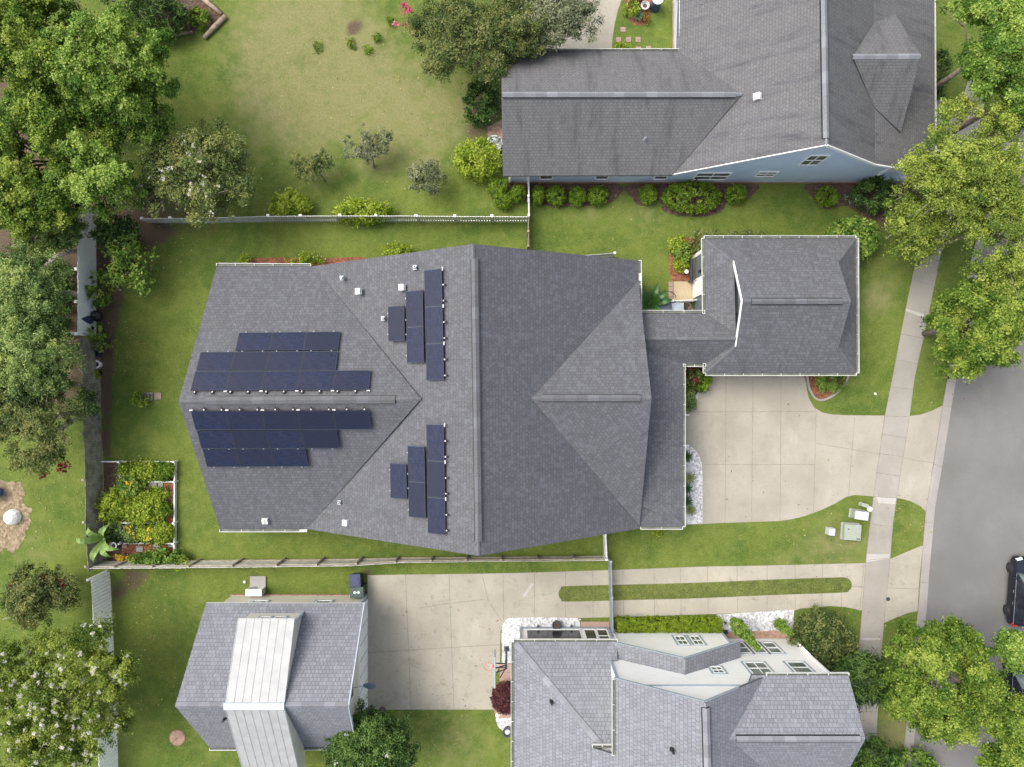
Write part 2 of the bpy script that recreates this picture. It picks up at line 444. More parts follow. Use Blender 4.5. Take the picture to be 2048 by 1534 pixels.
M['redmulch'] = mulch('red mulch', (.13, .045, .022), (.29, .12, .065), (.10, .05, .03), 12)
M['tanmulch'] = mulch('tan wood chips', (.15, .11, .065), (.31, .24, .155), (.12, .12, .05), 7)
M['gravel'] = mulch('white gravel', (.66, .66, .67), (.28, .28, .29), (.58, .58, .58), 10)
M['brick'] = mulch('brick', (.28, .17, .12), (.40, .27, .20), (.22, .14, .10), 6)
M['tan'] = concrete('tan patio slab', (.40, .33, .21), .12, .8)
M['paver'] = concrete('pink paver', (.34, .235, .195), .3, .7)
M['greypaver'] = concrete('grey paver', (.33, .325, .31), .3, .7)
M['timber'] = simple('weathered log', (.30, .23, .165), .9, var=.35, scale=6)
M['fence_dark'] = simple('dark weathered boards', (.25, .232, .195), .9, var=.45, scale=2.2)
M['fence_grey'] = simple('grey weathered boards', (.57, .555, .51), .9, var=.25, scale=2.5)
M['fence_post'] = simple('pale weathered post', (.33, .29, .225), .9, var=.25, scale=4)
M['vinyl'] = simple('white vinyl', (.92, .93, .93), .35, var=.05)
M['vinyl_cool'] = simple('pale blue grey board', (.90, .92, .93), .45, var=.07)
M['lattice'] = simple('grey white pickets', (.46, .47, .46), .6, var=.25)
M['bark'] = simple('bark', (.20, .165, .13), .95, var=.35, scale=5)
M['bark_pale'] = simple('pale bark', (.27, .24, .20), .9, var=.3, scale=5)
LEAF = lambda n, k=1.34, t=.38, **q: leafmat(n, mul(q['d'], k), mul(q['m'], k), mul(q['l'], k), t)
M['lf_bright'] = LEAF('bright maple leaf', d=(.035, .08, .009), m=(.115, .185, .024), l=(.26, .32, .060))
M['lf_mid'] = LEAF('fresh green leaf', d=(.038, .092, .012), m=(.122, .212, .032), l=(.27, .35, .080))
M['lf_olive'] = LEAF('grey green leaf', d=(.045, .088, .025), m=(.14, .208, .064), l=(.30, .365, .12))
M['lf_feather'] = LEAF('yellow green feathery leaf', d=(.05, .092, .014), m=(.155, .215, .034), l=(.30, .35, .07))
M['lf_magnolia'] = LEAF('magnolia leaf', d=(.028, .052, .014), m=(.085, .122, .03), l=(.19, .20, .058), t=.15)
M['lf_dark'] = LEAF('dark glossy leaf', d=(.010, .03, .006), m=(.035, .075, .014), l=(.09, .15, .03), t=.15)
M['lf_crape'] = LEAF('crape myrtle leaf', 1.15, d=(.03, .062, .018), m=(.095, .14, .04), l=(.24, .25, .085))
M['lf_white'] = LEAF('white crape leaf', d=(.03, .065, .010), m=(.11, .165, .024), l=(.26, .31, .06))
M['lf_lime'] = LEAF('lime leaf', 1.3, d=(.085, .14, .006), m=(.20, .27, .025), l=(.35, .41, .06))
M['lf_box'] = LEAF('clipped boxwood leaf', 1.3, d=(.035, .08, .006), m=(.10, .175, .014), l=(.21, .30, .03))
M['lf_hedge'] = LEAF('hedge leaf', 1.3, d=(.045, .085, .004), m=(.13, .20, .010), l=(.23, .30, .022))
M['lf_grey'] = LEAF('sage leaf', d=(.04, .06, .03), m=(.13, .155, .085), l=(.27, .28, .18))
M['lf_purple'] = LEAF('purple leaf', d=(.020, .006, .008), m=(.06, .018, .022), l=(.13, .045, .045), t=.15)
M['lf_garden'] = LEAF('vegetable leaf', 1.3, d=(.06, .11, .012), m=(.19, .27, .025), l=(.36, .42, .06))
M['lf_banana'] = LEAF('banana leaf', d=(.12, .20, .04), m=(.12, .20, .04), l=(.12, .20, .04))
M['banana'] = simple('banana leaf blade', (.15, .235, .055), .5, var=.25)
M['banana_dark'] = simple('dark banana leaf blade', (.035, .10, .022), .45, var=.3)
M['yucca'] = simple('yucca blade', (.17, .20, .07), .6, var=.3)
M['sago'] = simple('sago frond', (.03, .075, .022), .5, var=.3)
M['lf_rust'] = LEAF('rust leaf', 1.0, d=(.12, .05, .015), m=(.25, .11, .03), l=(.36, .22, .05))
M['fl_white'] = LEAF('white blossom', 1.0, d=(.36, .37, .31), m=(.52, .52, .47), l=(.66, .66, .61))
M['fl_red'] = LEAF('red blossom', 1.0, d=(.12, .012, .016), m=(.22, .022, .03), l=(.34, .06, .07))
M['fl_pink'] = LEAF('pink blossom', 1.0, d=(.35, .07, .12), m=(.48, .12, .18), l=(.60, .24, .28))
M['fl_yellow'] = LEAF('yellow blossom', 1.0, d=(.55, .38, .02), m=(.70, .50, .04), l=(.80, .62, .10))

# ------------------------------------------------------------------ ground
DRY = [(590, 120, 150, .9), (640, 20, 130, .6), (720, 150, 150, .55), (560, 200, 130, .5), (850, 190, 110, .6), (480, 50, 90, .15), (930, 240, 70, .6),
       (620, 260, 110, .3), (800, 280, 90, .35), (640, 345, 30, .5), (745, 335, 35, .5), (850, 330, 60, .4),
       (1290, 425, 50, .75), (1175, 425, 36, .7), (330, 640, 50, .15), (100, 1000, 90, .2), (1650, 1098, 70, .6), (1700, 1085, 60, .5), (1830, 1050, 40, .45),
       (900, 1470, 90, .45), (950, 1500, 80, .35), (1760, 570, 60, .45), (1752, 600, 42, .8), (1790, 1480, 60, .9), (1560, 1095, 80, .15), (240, 1480, 40, .5),
       (60, 1110, 60, .5), (1800, 1500, 60, .6), (1560, 1165, 60, .5)]
SOIL = [(214, 700, 13, .8), (214, 722, 12, .9), (213, 745, 12, .9), (213, 768, 12, .9), (213, 792, 12, .9), (213, 816, 12, .85), (213, 840, 11, .9), (213, 864, 11, .85), (212, 888, 11, .85), (213, 908, 12, .8), (216, 670, 14, .8), (222, 640, 16, .8), (226, 600, 18, .75), (60, 430, 170, 1.0), (80, 620, 130, 1.0), (150, 560, 50, 1.1), (215, 500, 40, 1.0), (290, 455, 45, .9), (190, 640, 25, 1.0), (190, 720, 22, 1.1), (80, 780, 90, .8),
        (60, 250, 170, .9), (200, 120, 130, .6), (210, 800, 13, .9), (205, 880, 12, .9), (268, 1158, 38, .75), (228, 1190, 22, .6), (240, 1490, 22, .55), (235, 1440, 22, .5),
        (975, 220, 40, .9), (985, 310, 34, .8), (1870, 370, 110, .7), (1960, 640, 70, .8), (1985, 300, 120, .7), (1905, 640, 40, .6), (1785, 1350, 60, .55), (1790, 1500, 22, .35),
        (640, 350, 16, .6), (752, 338, 18, .7), (716, 40, 26, .42), (700, 66, 18, .36), (655, 150, 26, .3), (630, 95, 22, .25), (795, 225, 16, .45), (630, 35, 20, .35), (712, 55, 18, .4), (745, 265, 9, .3), (870, 185, 26, .35), (940, 265, 28, .5),
        (226, 560, 26, .7), (203, 960, 10, .9), (1900, 770, 26, .3), (400, 410, 90, .6), (1845, 1040, 18, .4), (1660, 390, 26, .5), (735, 1146, 14, .9), (1600, 1330, 60, .5), (1745, 440, 60, .55),
        (1300, 430, 26, .25), (100, 1180, 60, .3), (215, 1250, 14, .5)]
def ax(lo, hi, st, far):
    a = list(np.arange(lo, hi + st, st)); return [-far, -far * .5, lo - 12] + a + [hi + 12, far * .5, far]
xs = ax(-34, 34, .3, 420); ys = ax(-26, 26, .3, 420)
X, Y = np.meshgrid(xs, ys); nx, ny = len(xs), len(ys)
def field(spots):
    v = np.zeros_like(X)
    for px, py, r, w in spots:
        c = W(px, py); R = r * MPP(); v = np.maximum(v, 0) + w * np.exp(-((X - c.x) ** 2 + (Y - c.y) ** 2) / (R * R))
    return np.clip(v, 0, 1.2)
gv = np.stack([X.ravel(), Y.ravel(), np.zeros(X.size)], 1)
gf = [(j * nx + i, j * nx + i + 1, (j + 1) * nx + i + 1, (j + 1) * nx + i) for j in range(ny - 1) for i in range(nx - 1)]
me = D.meshes.new('lawn'); me.from_pydata(gv.tolist(), [], gf)
for nm, sp in (('dry', DRY), ('soil', SOIL)):
    at = me.attributes.new(nm, 'FLOAT', 'POINT'); at.data.foreach_set('value', field(sp).ravel().astype(np.float32))
me.materials.append(M['lawn']); g = D.objects.new('ground', me); COL.objects.link(g); struct(g)

def sheet(name, pts, z, mat, kind='structure', lines=(), lw=.035, extra=None):
    mb = MB(); mb.sheet(wp(pts), z)
    for a, b in lines:
        p, q = W(*a), W(*b); d = (q - p).normalized(); s = Vector((-d.y, d.x, 0)) * lw / 2
        mb.sheet([p + s, q + s, q - s, p - s], z + .004, 1)
    if extra:
        for e in extra: mb.sheet(wp(e), z + .003, 2)
    mats = [mat, M['joint'], M['patch']]
    return struct(mb.build(name, mats), kind)

roadL = [(2300, -400), (2085, 0), (2042, 200), (1990, 400), (1950, 560), (1912, 760), (1903, 811), (1884, 933), (1870, 1014), (1858.5, 1141), (1853.5, 1213), (1833, 1431), (1822, 1540), (1800, 1900)]
kerbL = [(x - w, y) for (x, y), w in zip(roadL, [22, 20, 19, 19, 18, 18, 18, 18, 18, 17, 17, 19, 19, 19])]
roadR = [(x + 330, y) for x, y in roadL]
sheet('road', roadL + roadR[::-1], .006, M['asphalt'])
mb = MB()
for i in range(len(roadL) - 1):
    a, b, c, d = W(*kerbL[i]), W(*kerbL[i + 1]), W(*roadL[i + 1]), W(*roadL[i])
    up = Vector((0, 0, .055)); u2 = Vector((0, 0, .02))
    mb.poly([a + up, b + up, c + u2, d + u2][::-1]); mb.poly([d, c, c + u2, d + u2]); mb.poly([a, a + up, b + up, b][::-1])
for (x0, y0, x1, y1) in ((1885, 811, 1904, 813), (1866, 928, 1884, 934), (1851, 1045, 1867, 1046), (1838, 1164, 1857, 1166), (1832, 1290, 1845, 1292), (1894, 762, 1912, 764)):
    p, q = W(x0, y0, .06), W(x1, y1, .03); mb.bar(p, q, .03, .02, 1)
struct(mb.build('kerb', [M['kerb'], M['joint']]))

swL = [(2030, -150), (1990, 20), (1960, 90), (1930, 180), (1888, 330), (1858, 430), (1829, 532), (1811.5, 616), (1782, 768), (1769.5, 831), (1746.7, 993), (1740, 1045), (1731, 1126), (1724, 1220), (1717, 1297), (1707, 1480), (1700, 1620)]
swR = [(2078, -150), (2036, 20), (2006, 90), (1976, 180), (1938, 330), (1908, 430), (1881, 511), (1855, 637), (1828, 761), (1819, 832), (1793, 996), (1785, 1052), (1780, 1118), (1770, 1220), (1763, 1297), (1752, 1480), (1744, 1620)]
sl = []
for (x, y, x2, y2) in ((1826, 560, 1873, 572), (1812, 616, 1856, 630), (1801, 668, 1848, 677), (1793, 720, 1838, 728), (1783, 774, 1826, 779), (1769, 832, 1818, 833), (1765, 868, 1811, 876), (1757, 907, 1805, 913), (1751, 945, 1799, 952), (1747, 993, 1793, 996), (1739, 1047, 1786, 1054), (1737, 1120, 1779, 1116), (1721, 1280, 1763, 1281), (1717, 1360, 1757, 1362), (1712, 1421, 1753, 1423)):
    sl.append(((x, y), (x2, y2)))
def edge_sw():
    for P in (swL, swR):
        for i in range(len(P) - 1): yield (P[i], P[i + 1])
ex = [[(1753, 994), (1792, 996.5), (1790, 1008), (1756, 1006)], [(1733, 1108), (1779, 1108), (1778, 1117), (1733, 1124)], [(1811, 617), (1848, 626), (1846, 636), (1811, 621)], [(1722, 1275), (1760, 1276), (1759, 1282), (1722, 1281)]]
sheet('sidewalk', swL + swR[::-1], .018, M['walk'], lines=sl + [e for e in edge_sw() if 800 < e[0][1] < 1240], lw=.03, extra=ex)
drive = [(1366, 720), (1612, 720), (1612, 760), (1613, 775), (1617, 795), (1628, 815), (1645, 825), (1665, 829), (1700, 830.5), (1769, 831), (1819, 832), (1840, 829.5), (1862, 822), (1885, 811), (1866, 928), (1852, 1023), (1840, 1012), (1822, 1003), (1808, 998.5), (1793, 996), (1747, 993), (1725, 991), (1710, 990), (1694, 993), (1668, 1008), (1640, 1021), (1610, 1032), (1585, 1038), (1558, 1042), (1528, 1043), (1440, 1046), (1405, 1048), (1366, 1050)]
dl = [((1562, 750), (1560, 1041)), ((1632, 822), (1627, 1025)), ((1452, 750), (1450, 1046)), ((1506, 750), (1503, 1044)), ((1370, 824), (1632, 823)), ((1404, 929), (1630, 929)),
      ((1633, 887), (1866, 926)), ((1709, 836), (1697, 990)), ((1885, 811), (1852, 1023)), ((1819, 832), (1793, 996)), ((1769, 831), (1747, 993))]
sheet('driveway', drive, .012, M['concrete'], lines=dl, lw=.028)
nd = [(735, 1150), (900, 1148), (1030, 1146), (1220, 1140), (1405, 1133), (1528, 1131), (1731, 1126), (1780, 1118), (1812, 1104), (1846, 1090), (1838, 1164), (1835, 1222), (1815, 1226), (1790, 1236), (1768, 1246), (1724, 1221), (1690, 1214), (1660, 1212), (1600, 1217), (1590, 1221), (1430, 1228), (1230, 1234), (1155, 1236), (1030, 1236), (1008, 1244), (1001, 1262), (1000, 1330), (990, 1350), (990, 1419), (735, 1419)]
nl_ = [((811, 1149), (822, 1419)), ((898, 1149), (908, 1419)), ((1006, 1146), (1007, 1240)), ((735, 1305), (1000, 1289)), ((1069, 1146), (1069, 1236)), ((1131, 1144), (1131, 1170)), ((1131, 1203), (1131, 1235)), ((1185, 1142), (1186, 1168)), ((1186, 1202), (1186, 1235)), ((1246, 1140), (1246, 1167)), ((1247, 1200), (1247, 1233)), ((1308, 1138), (1308, 1166)), ((1309, 1199), (1309, 1231)), ((1361, 1136), (1361, 1164)), ((1362, 1198), (1362, 1230)), ((1415, 1133), (1415, 1163)), ((1416, 1196), (1416, 1228)), ((1474, 1132), (1474, 1162)), ((1475, 1194), (1475, 1226)), ((1534, 1131), (1534, 1160)), ((1534, 1192), (1534, 1223)), ((1590, 1130), (1590, 1157)), ((1590, 1190), (1590, 1221)), ((1645, 1128), (1645, 1155)), ((1644, 1187), (1643, 1212)), ((1683, 1185), (1683, 1213)), ((1704, 1173), (1838, 1178)), ((1728, 1128), (1719, 1222)), ((735, 1165), (735, 1419)), ((839, 1216), (900, 1206)), ((900, 1206), (968, 1199)), ((965, 1152), (976, 1200)), ((976, 1200), (1004, 1243))]
pt = [[(1045, 1192), (1062, 1166), (1068, 1168), (1050, 1194)]]
sheet('neighbour_driveway', nd, .012, M['concrete_old'], lines=nl_, lw=.032, extra=pt)
med = smoothpts([(1117, 1187), (1122, 1176), (1134, 1172), (1250, 1169), (1400, 1165), (1540, 1159), (1660, 1155), (1690, 1155), (1701, 1162), (1703, 1172), (1697, 1181), (1680, 1185), (1540, 1190), (1400, 1196), (1250, 1200), (1136, 1203), (1122, 1199)], 4)
sheet('grass_strip', med, .026, M['lawn_plain'])
td = [(1080, -120), (1262, -120), (1247, -20), (1243, 0), (1236, 20), (1230, 45), (1225, 75), (1222, 115), (1060, 115)]
sheet('rear_driveway', td, .012, M['concrete'], lines=[((1110, 69), (1226, 69)), ((1148, -20), (1146, 69))], lw=.03)
sheet('path', [(1860, 200), (1930, 200), (1950, 200), (1935, 248), (1915, 250), (1860, 249)], .022, M['walk'], lines=[((1905, 200), (1905, 249))])
# beds
sheet('mulch_bed', smoothpts([(1000, 364), (1230, 366), (1232, 398), (1205, 410), (1160, 412), (1110, 414), (1075, 408), (1045, 402), (1005, 420), (985, 400), (985, 375)], 4), .010, M['mulch'])
sheet('mulch_bed', smoothpts([(1265, 366), (1500, 366), (1505, 390), (1480, 405), (1455, 405), (1440, 425), (1390, 434), (1330, 425), (1318, 400), (1285, 412), (1265, 398)], 4), .010, M['mulch'])
sheet('mulch_bed', smoothpts([(1625, 366), (1880, 366), (1880, 400), (1830, 470), (1790, 450), (1750, 440), (1715, 425), (1690, 412), (1650, 418), (1625, 395)], 4), .010, M['mulch'])
sheet('mulch_bed', [(1338, 475), (1410, 475), (1410, 530), (1390, 562), (1345, 562), (1338, 540)], .010, M['redmulch'])
sheet('mulch_bed', smoothpts([(500, 519), (560, 515), (660, 516), (720, 514), (740, 524), (640, 534), (500, 534)], 4), .010, M['redmulch'])
sheet('mulch_bed', [(975, 255), (1010, 235), (1010, 300), (975, 300)], .010, M['brick'])
sheet('mulch_bed', smoothpts([(300, -60), (405, -30), (420, 0), (448, 28), (432, 52), (392, 62), (340, 72), (290, 80), (230, 40)], 4), .010, M['mulch'])
sheet('mulch_bed', [(x + random.uniform(-3, 3), y + random.uniform(-3, 3)) for x, y in smoothpts([(-120, 955), (5, 962), (38, 966), (50, 985), (46, 1005), (62, 1020), (60, 1045), (52, 1062), (50, 1080), (28, 1103), (8, 1098), (-10, 1110), (-120, 1110)], 5)], .010, M['tanmulch'])
sheet('mulch_bed', [(208, 925), (352, 922), (352, 1092), (350, 1118), (215, 1124), (208, 1000)], .010, M['mulch'])
sheet('garden_path', [(298, 963), (349, 963), (349, 1046), (300, 1046), (284, 980)], .016, M['redmulch'])
sheet('garden_path', [(243, 1086), (351, 1086), (351, 1106), (300, 1112), (245, 1118)], .016, M['redmulch'])
sheet('mulch_bed', smoothpts([(1613, 744), (1617, 775), (1630, 797), (1648, 799), (1672, 786), (1690, 765), (1697, 744)], 5), .016, M['redmulch'])
sheet('mulch_bed', smoothpts([(1363, 720), (1420, 720), (1414, 765), (1392, 795), (1372, 822), (1363, 832)], 4), .018, M['mulch'])
sheet('mulch_bed', [(1440, 1264), (1582, 1260), (1582, 1276), (1440, 1276)], .026, M['brick'])
sheet('flower_bed', smoothpts([(1248, -20), (1255, 25), (1262, 45), (1276, 51), (1292, 45), (1299, 25), (1296, -20)], 5), .010, M['redmulch'])
def stuff_sheet(pts, z): 
    o = sheet('gravel_bed', pts, z, M['gravel'], 'stuff'); return o
stuff_sheet(smoothpts([(1366, 889), (1378, 891), (1392, 902), (1402, 922), (1405, 950)], 4, False) + [(1405, 1046), (1366, 1049)], .022)
stuff_sheet([(1380, 800), (1398, 783), (1396, 795), (1388, 808), (1378, 815)], .026)
stuff_sheet(smoothpts([(1004, 1300), (1003, 1262), (1010, 1243), (1030, 1235), (1150, 1236), (1159, 1243), (1159, 1258)], 5, False) + [(1100, 1262), (1045, 1262), (1045, 1320), (1003, 1330)], .024)
stuff_sheet(smoothpts([(991, 1428), (1000, 1429), (1001, 1436), (1045, 1438), (1045, 1472), (1015, 1466), (996, 1452)], 4), .024)
stuff_sheet([(1432, 1229), (1588, 1219), (1586, 1262), (1436, 1266)], .022)
sheet('paver_path', [(1000, 1328), (1045, 1326), (1045, 1362), (999, 1362)], .028, M['paver'], lines=[((1022, 1326), (1022, 1362)), ((1000, 1344), (1045, 1344))])
sheet('paver_path', [(990, 1395), (1045, 1395), (1045, 1437), (1002, 1437), (989, 1425)], .020, M['paver'])
sheet('brick_step', [(1161, 1243), (1218, 1243), (1218, 1258), (1161, 1258)], .030, M['paver'])
sheet('patio', [(1347, 563), (1384, 563), (1384, 600), (1347, 600)], .030, M['tan'])
mb = MB()
for i in range(10): mb.box(W(1386, 564 + i * 3.9, .03), (.16, .10, .06))
struct(mb.build('brick_edging', M['brick']))
for i in range(4):
    tag(MB().box(W(1341.5, 568 + i * 10.2, .02), (.27, .29, .04)).build('paver', M['paver']), 'square pink paver at the lawn edge of the tan patio, ' + ('first', 'second', 'third', 'last')[i] + ' from the shrub bed', 'paver', 'pink pavers edging the tan patio')
# ------------------------------------------------------------------ house helpers
def gutter(parent, a, b, out, w=.15, step=1.05, z=0.02, label=None):
    a, b, out = Vector(a), Vector(b), Vector(out); a.z += z; b.z += z
    mb = MB(); d = (b - a).normalized(); dn = Vector((0, 0, -1))
    mb.bar(a + out * w, b + out * w, .024, .13)                       # front lip
    mb.bar(a + out * .012, b + out * .012, .02, .11, 1)
    mb.bar(a + out * w * .5 + dn * .055, b + out * w * .5 + dn * .055, w - .03, .012, 1)
    n = max(2, int((b - a).length / step)); 
    for e in (a, b): mb.bar(e + out * .0, e + out * w, .03, .12)
    for i in range(1, n):
        p = a.lerp(b, i / n); mb.bar(p + out * .01 + Vector((0, 0, .045)), p + out * (w + .005) + Vector((0, 0, .045)), .03, .014)
    return mb.build('gutter', [M['gutter_white'], M['gutter_in']], parent)
def ridge_vent(parent, a, b, w=.32, mat=None, h=.07, name='ridge_vent', slope=.45):
    """raised ridge vent: two low wings following the roof"""
    a, b = Vector(a), Vector(b); d = (b - a).normalized(); s = Vector((-d.y, d.x, 0)).normalized(); mb = MB()
    for sg in (1, -1):
        e = s * sg * w; dz = Vector((0, 0, -w * slope)); up = Vector((0, 0, h))
        P = [a + up, b + up, b + e + dz + up, a + e + dz + up]
        L = (b - a).length; uv = [(0, 0), (0, L), (w, L), (w, 0)]
        mb.poly(P if sg < 0 else P[::-1], 0, uv if sg < 0 else uv[::-1])
        mb.poly([P[3], P[2], P[2] - up * 1.2, P[3] - up * 1.2], 1); mb.poly([P[3], P[3] - up * 1.2, a - up, P[0]], 1); mb.poly([P[2], P[1], b - up, P[2] - up * 1.2], 1)
    if name == 'ridge_vent':
        for sg in (1, -1):
            e = s * sg * (w + .022); dz = Vector((0, 0, -(w + .02) * slope + .03)); mb.bar(a + e + dz, b + e + dz, .04, .03, 1)
    return mb.build(name, [mat or M['ridge'], M['black']], parent)
def caps(parent, a, b, mat=None, w=.085, name='ridge_cap', slope=.5, h=.018):
    return ridge_vent(parent, a, b, w, mat, h, name, slope)
def fascia(parent, a, b, w=.05, h=.2, mat=None, name='fascia', dz=-.08):
    a, b = Vector(a) + Vector((0, 0, dz)), Vector(b) + Vector((0, 0, dz))
    return MB().bar(a, b, w, h).build(name, mat or M['white'], parent)
def window(parent, o, u, n, w, h, cols=2, rows=2, mats=('white', 'glass'), casing=None, fr=.07, label=None, bars=True):
    """o = lower left corner on the wall, u = along the wall, n = outward"""
    o, u, n = Vector(o), Vector(u).normalized(), Vector(n).normalized(); v = Vector((0, 0, 1)); mb = MB()
    def strip(x0, y0, x1, y1, t, mat, zoff=0.0):
        c = o + u * (x0 + x1) / 2 + v * (y0 + y1) / 2 + n * (t / 2 + zoff)
        mb.box(c, (x1 - x0, t, y1 - y0), R=Matrix((u, n, v)).transposed(), mat=mat)
    k = 0
    if casing:
        c = .11
        strip(-c, -c, 0, h + c, .035, 1); strip(w, -c, w + c, h + c, .035, 1); strip(0, -c, w, 0, .035, 1); strip(0, h, w, h + c, .035, 1)
    strip(0, 0, fr, h, .05, 0); strip(w - fr, 0, w, h, .05, 0); strip(fr, 0, w - fr, fr, .05, 0); strip(fr, h - fr, w - fr, h, .05, 0)
    if bars:
        for i in range(1, cols): strip(w * i / cols - .02, fr, w * i / cols + .02, h - fr, .036, 0)
        for j in range(1, rows): strip(fr, h * j / rows - .025, w - fr, h * j / rows + .025, .042, 0)
    f = mb.build('window', [M[mats[0]], M[casing] if casing else M['white']], parent)
    if label: f['label'] = label
    p = MB(); q = n * .012
    p.poly([o + u * fr + v * fr + q, o + u * (w - fr) + v * fr + q, o + u * (w - fr) + v * (h - fr) + q, o + u * fr + v * (h - fr) + q])
    p.build('pane', M[mats[1]], f); return f
def wallbox(x0, x1, y0, y1, z, mb, mat=0):
    mb.box(((x0 + x1) / 2, (y0 + y1) / 2, z / 2), (x1 - x0, y1 - y0, z), mat=mat)
def wallpoly(mb, pts, n, th=.15, mat=0):
    """vertical wall panel: outline pts, extruded inwards against normal n"""
    pts = [Vector(p) for p in pts]; bk = [p - Vector(n) * th for p in pts]
    mb.poly(pts, mat); mb.poly(bk[::-1], mat)
    for i in range(len(pts)):
        j = (i + 1) % len(pts); mb.poly([pts[i], bk[i], bk[j], pts[j]], mat)
def pipe_vent(parent, p, col='steel', r=.07, h=.3, name='vent_pipe', flash=.25, nrm=(0, 0, 1)):
    p = Vector(p); nrm = Vector(nrm).normalized()
    x = Vector((1, 0, 0)); x = (x - nrm * x.dot(nrm)).normalized(); y = nrm.cross(x)
    mb = MB(); mb.box(p + nrm * .012, (flash, flash, .02), R=Matrix((x, y, nrm)).transposed(), mat=0)
    mb.lathe(p + Vector((0, 0, -.05)), [(r * 1.7, 0), (r * 1.1, .1), (r, h), (r * .6, h), (r * .55, h - .12)], 12, 0)
    mb.lathe(p + Vector((0, 0, h - .1)), [(r * .62, 0), (r * .6, .05), (0, .051)], 10, 1)
    return mb.build(name, [M[col], M['black']], parent)
def box_vent(parent, p, nrm, s=.31, col='gutter_white'):
    p = Vector(p); nrm = Vector(nrm).normalized(); x = Vector((1, 0, 0)); x = (x - nrm * x.dot(nrm)).normalized(); y = nrm.cross(x)
    R = Matrix((x, y, nrm)).transposed(); mb = MB()
    mb.box(p + nrm * .012, (s * 1.25, s * 1.1, .02), R=R, mat=1); mb.box(p + nrm * .09, (s, s, .12), R=R); mb.box(p + nrm * .165, (s * 1.08, s * 1.06, .025), R=R)
    mb.box(p + nrm * .182, (.02, s, .012), R=R, mat=1)
    return mb.build('roof_vent', [M[col], M['steel']], parent)
def nrm3(a, b, c):
    n = (Vector(b) - Vector(a)).cross(Vector(c) - Vector(a)).normalized(); return n if n.z > 0 else -n

# ================================================================== central grey house
hs = thing('house', 'large grey shingled house in the centre with solar panels on its roof', 'house', W(1000, 790))
ER, EZ = 3.0, 2.9
R0, R1 = W(946, 488, 8.9), W(957, 1112, 8.9)
E0, E1 = W(1277, 521, ER), W(1279, 1057, ER)
W0, W1 = W(628, 532, ER), W(613, 1058, ER)
G0 = W(357, 803, 7.3); G1 = PL(842, 798, R0, nrm3(R0, R1, W1)) + Vector((.0, 0, .008))
NW, SWc = W(434, 532, ER), W(440, 1058, ER)
CB, CF, CN, CS = W(1063, 797, 7.06), W(1303, 796, 7.0), W(1277, 562, 3.04), W(1279, 1052, 3.08)
rf = MB()
rf.slab([E1, E0, R0, R1]); rf.slab([W0, W1, R1, R0])
rf.slab([NW, W0 + Vector((.02, 0, .008)), G1, G0], .05); rf.slab([W1 + Vector((.02, 0, .008)), SWc, G0, G1], .05)
rf.slab([CF, CB, CN], .05); rf.slab([CS, CB, CF], .05)
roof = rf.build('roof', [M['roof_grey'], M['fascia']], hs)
# breezeway + porch roof
bz = MB(); zr = 4.1
B0, B1 = W(1268, 677, zr), W(1474, 677, zr)
bz.slab([W(1478, 626, EZ), W(1268, 626, EZ), B0, B1]); bz.slab([W(1268, 728, EZ), W(1478, 728, EZ), B1, B0])
pc, ps = W(1365, 1053, EZ), W(1275, 1053, EZ)
hip = W(1316, 1003, 3.36); top0 = W(1268, 690, 3.72); top1 = W(1268, 1003, 3.72)
bz.slab([pc, W(1365, 690, EZ), top0, top1, hip]); bz.slab([ps, pc, hip, top1])
bz.build('porch_roof', [M['roof_grey'], M['fascia']], hs)
# garage roof (dutch gable)
ga, gb, gc, gd = W(1408, 477, EZ), W(1711, 477, EZ), W(1712, 746, EZ), W(1411, 746, EZ)
L0, L1, Q0, Q1 = W(1468, 523, 3.85), W(1472, 692, 3.85), W(1677, 523, 3.85), W(1677, 696, 3.85)
GA, GB = W(1485, 602, 5.27), W(1702, 602, 5.27)
gr = MB()
gr.slab([gb, ga, L0, Q0]); gr.slab([Q0, L0, GA, GB]); gr.slab([gd, gc, Q1, L1]); gr.slab([L1, Q1, GB, GA])
gr.slab([ga, gd, L1, L0]); gr.slab([gc, gb, Q0, Q1])
def gable_fill(mb, a, b, top, inset, mat=1):
    o = Vector((inset, 0, 0)); mb.poly([a + o, b + o, top + o - Vector((0, 0, .1))], mat); mb.poly([b + o * 1.4, a + o * 1.4, top + o * 1.4 - Vector((0, 0, .1))], mat)
gr.build('garage_roof', [M['roof_grey'], M['fascia']], hs)
for q_ in ((L0, L1, GA, .18), (Q0, Q1, GB, -.18)): gw = MB(); gable_fill(gw, *q_, 0); gw.build('garage_gable', M['grey_wall'], hs)
up = Vector((-.03, 0, .02))
fascia(hs, L0 + up, GA + up, .06, .17, dz=-.07); fascia(hs, L1 + up, GA + up, .06, .17, dz=-.07)
# ridge vents / caps
def lerp(a, b, t): return Vector(a).lerp(Vector(b), t)
ridge_vent(hs, W(949, 517, 8.93), W(957, 1083, 8.93), .165, slope=.6); caps(hs, R0 + Vector((0, -.05, .01)), R1 + Vector((0, .05, .01)), slope=.6)
ridge_vent(hs, W(410, 801, 7.33), W(790, 799, 7.25), .19, slope=.56); caps(hs, G0 + Vector((.05, 0, 0)), G1, slope=.56)
ridge_vent(hs, W(1083, 796, 7.07), W(1281, 796, 7.03), .17, slope=.55); caps(hs, CB, CF - Vector((.05, 0, 0)), slope=.55)
ridge_vent(hs, W(1503, 602.5, 5.29), W(1686, 602.5, 5.29), .15, slope=.6); caps(hs, GA, GB, slope=.6)
for a, b in ((ga, L0), (gb, Q0), (gc, Q1), (gd, L1)): caps(hs, lerp(a, b, .03) + Vector((0, 0, .005)), b, slope=.35, name='hip_cap')
caps(hs, B0, B1, slope=.45); caps(hs, lerp(pc, hip, .05), hip, slope=.2, name='hip_cap')
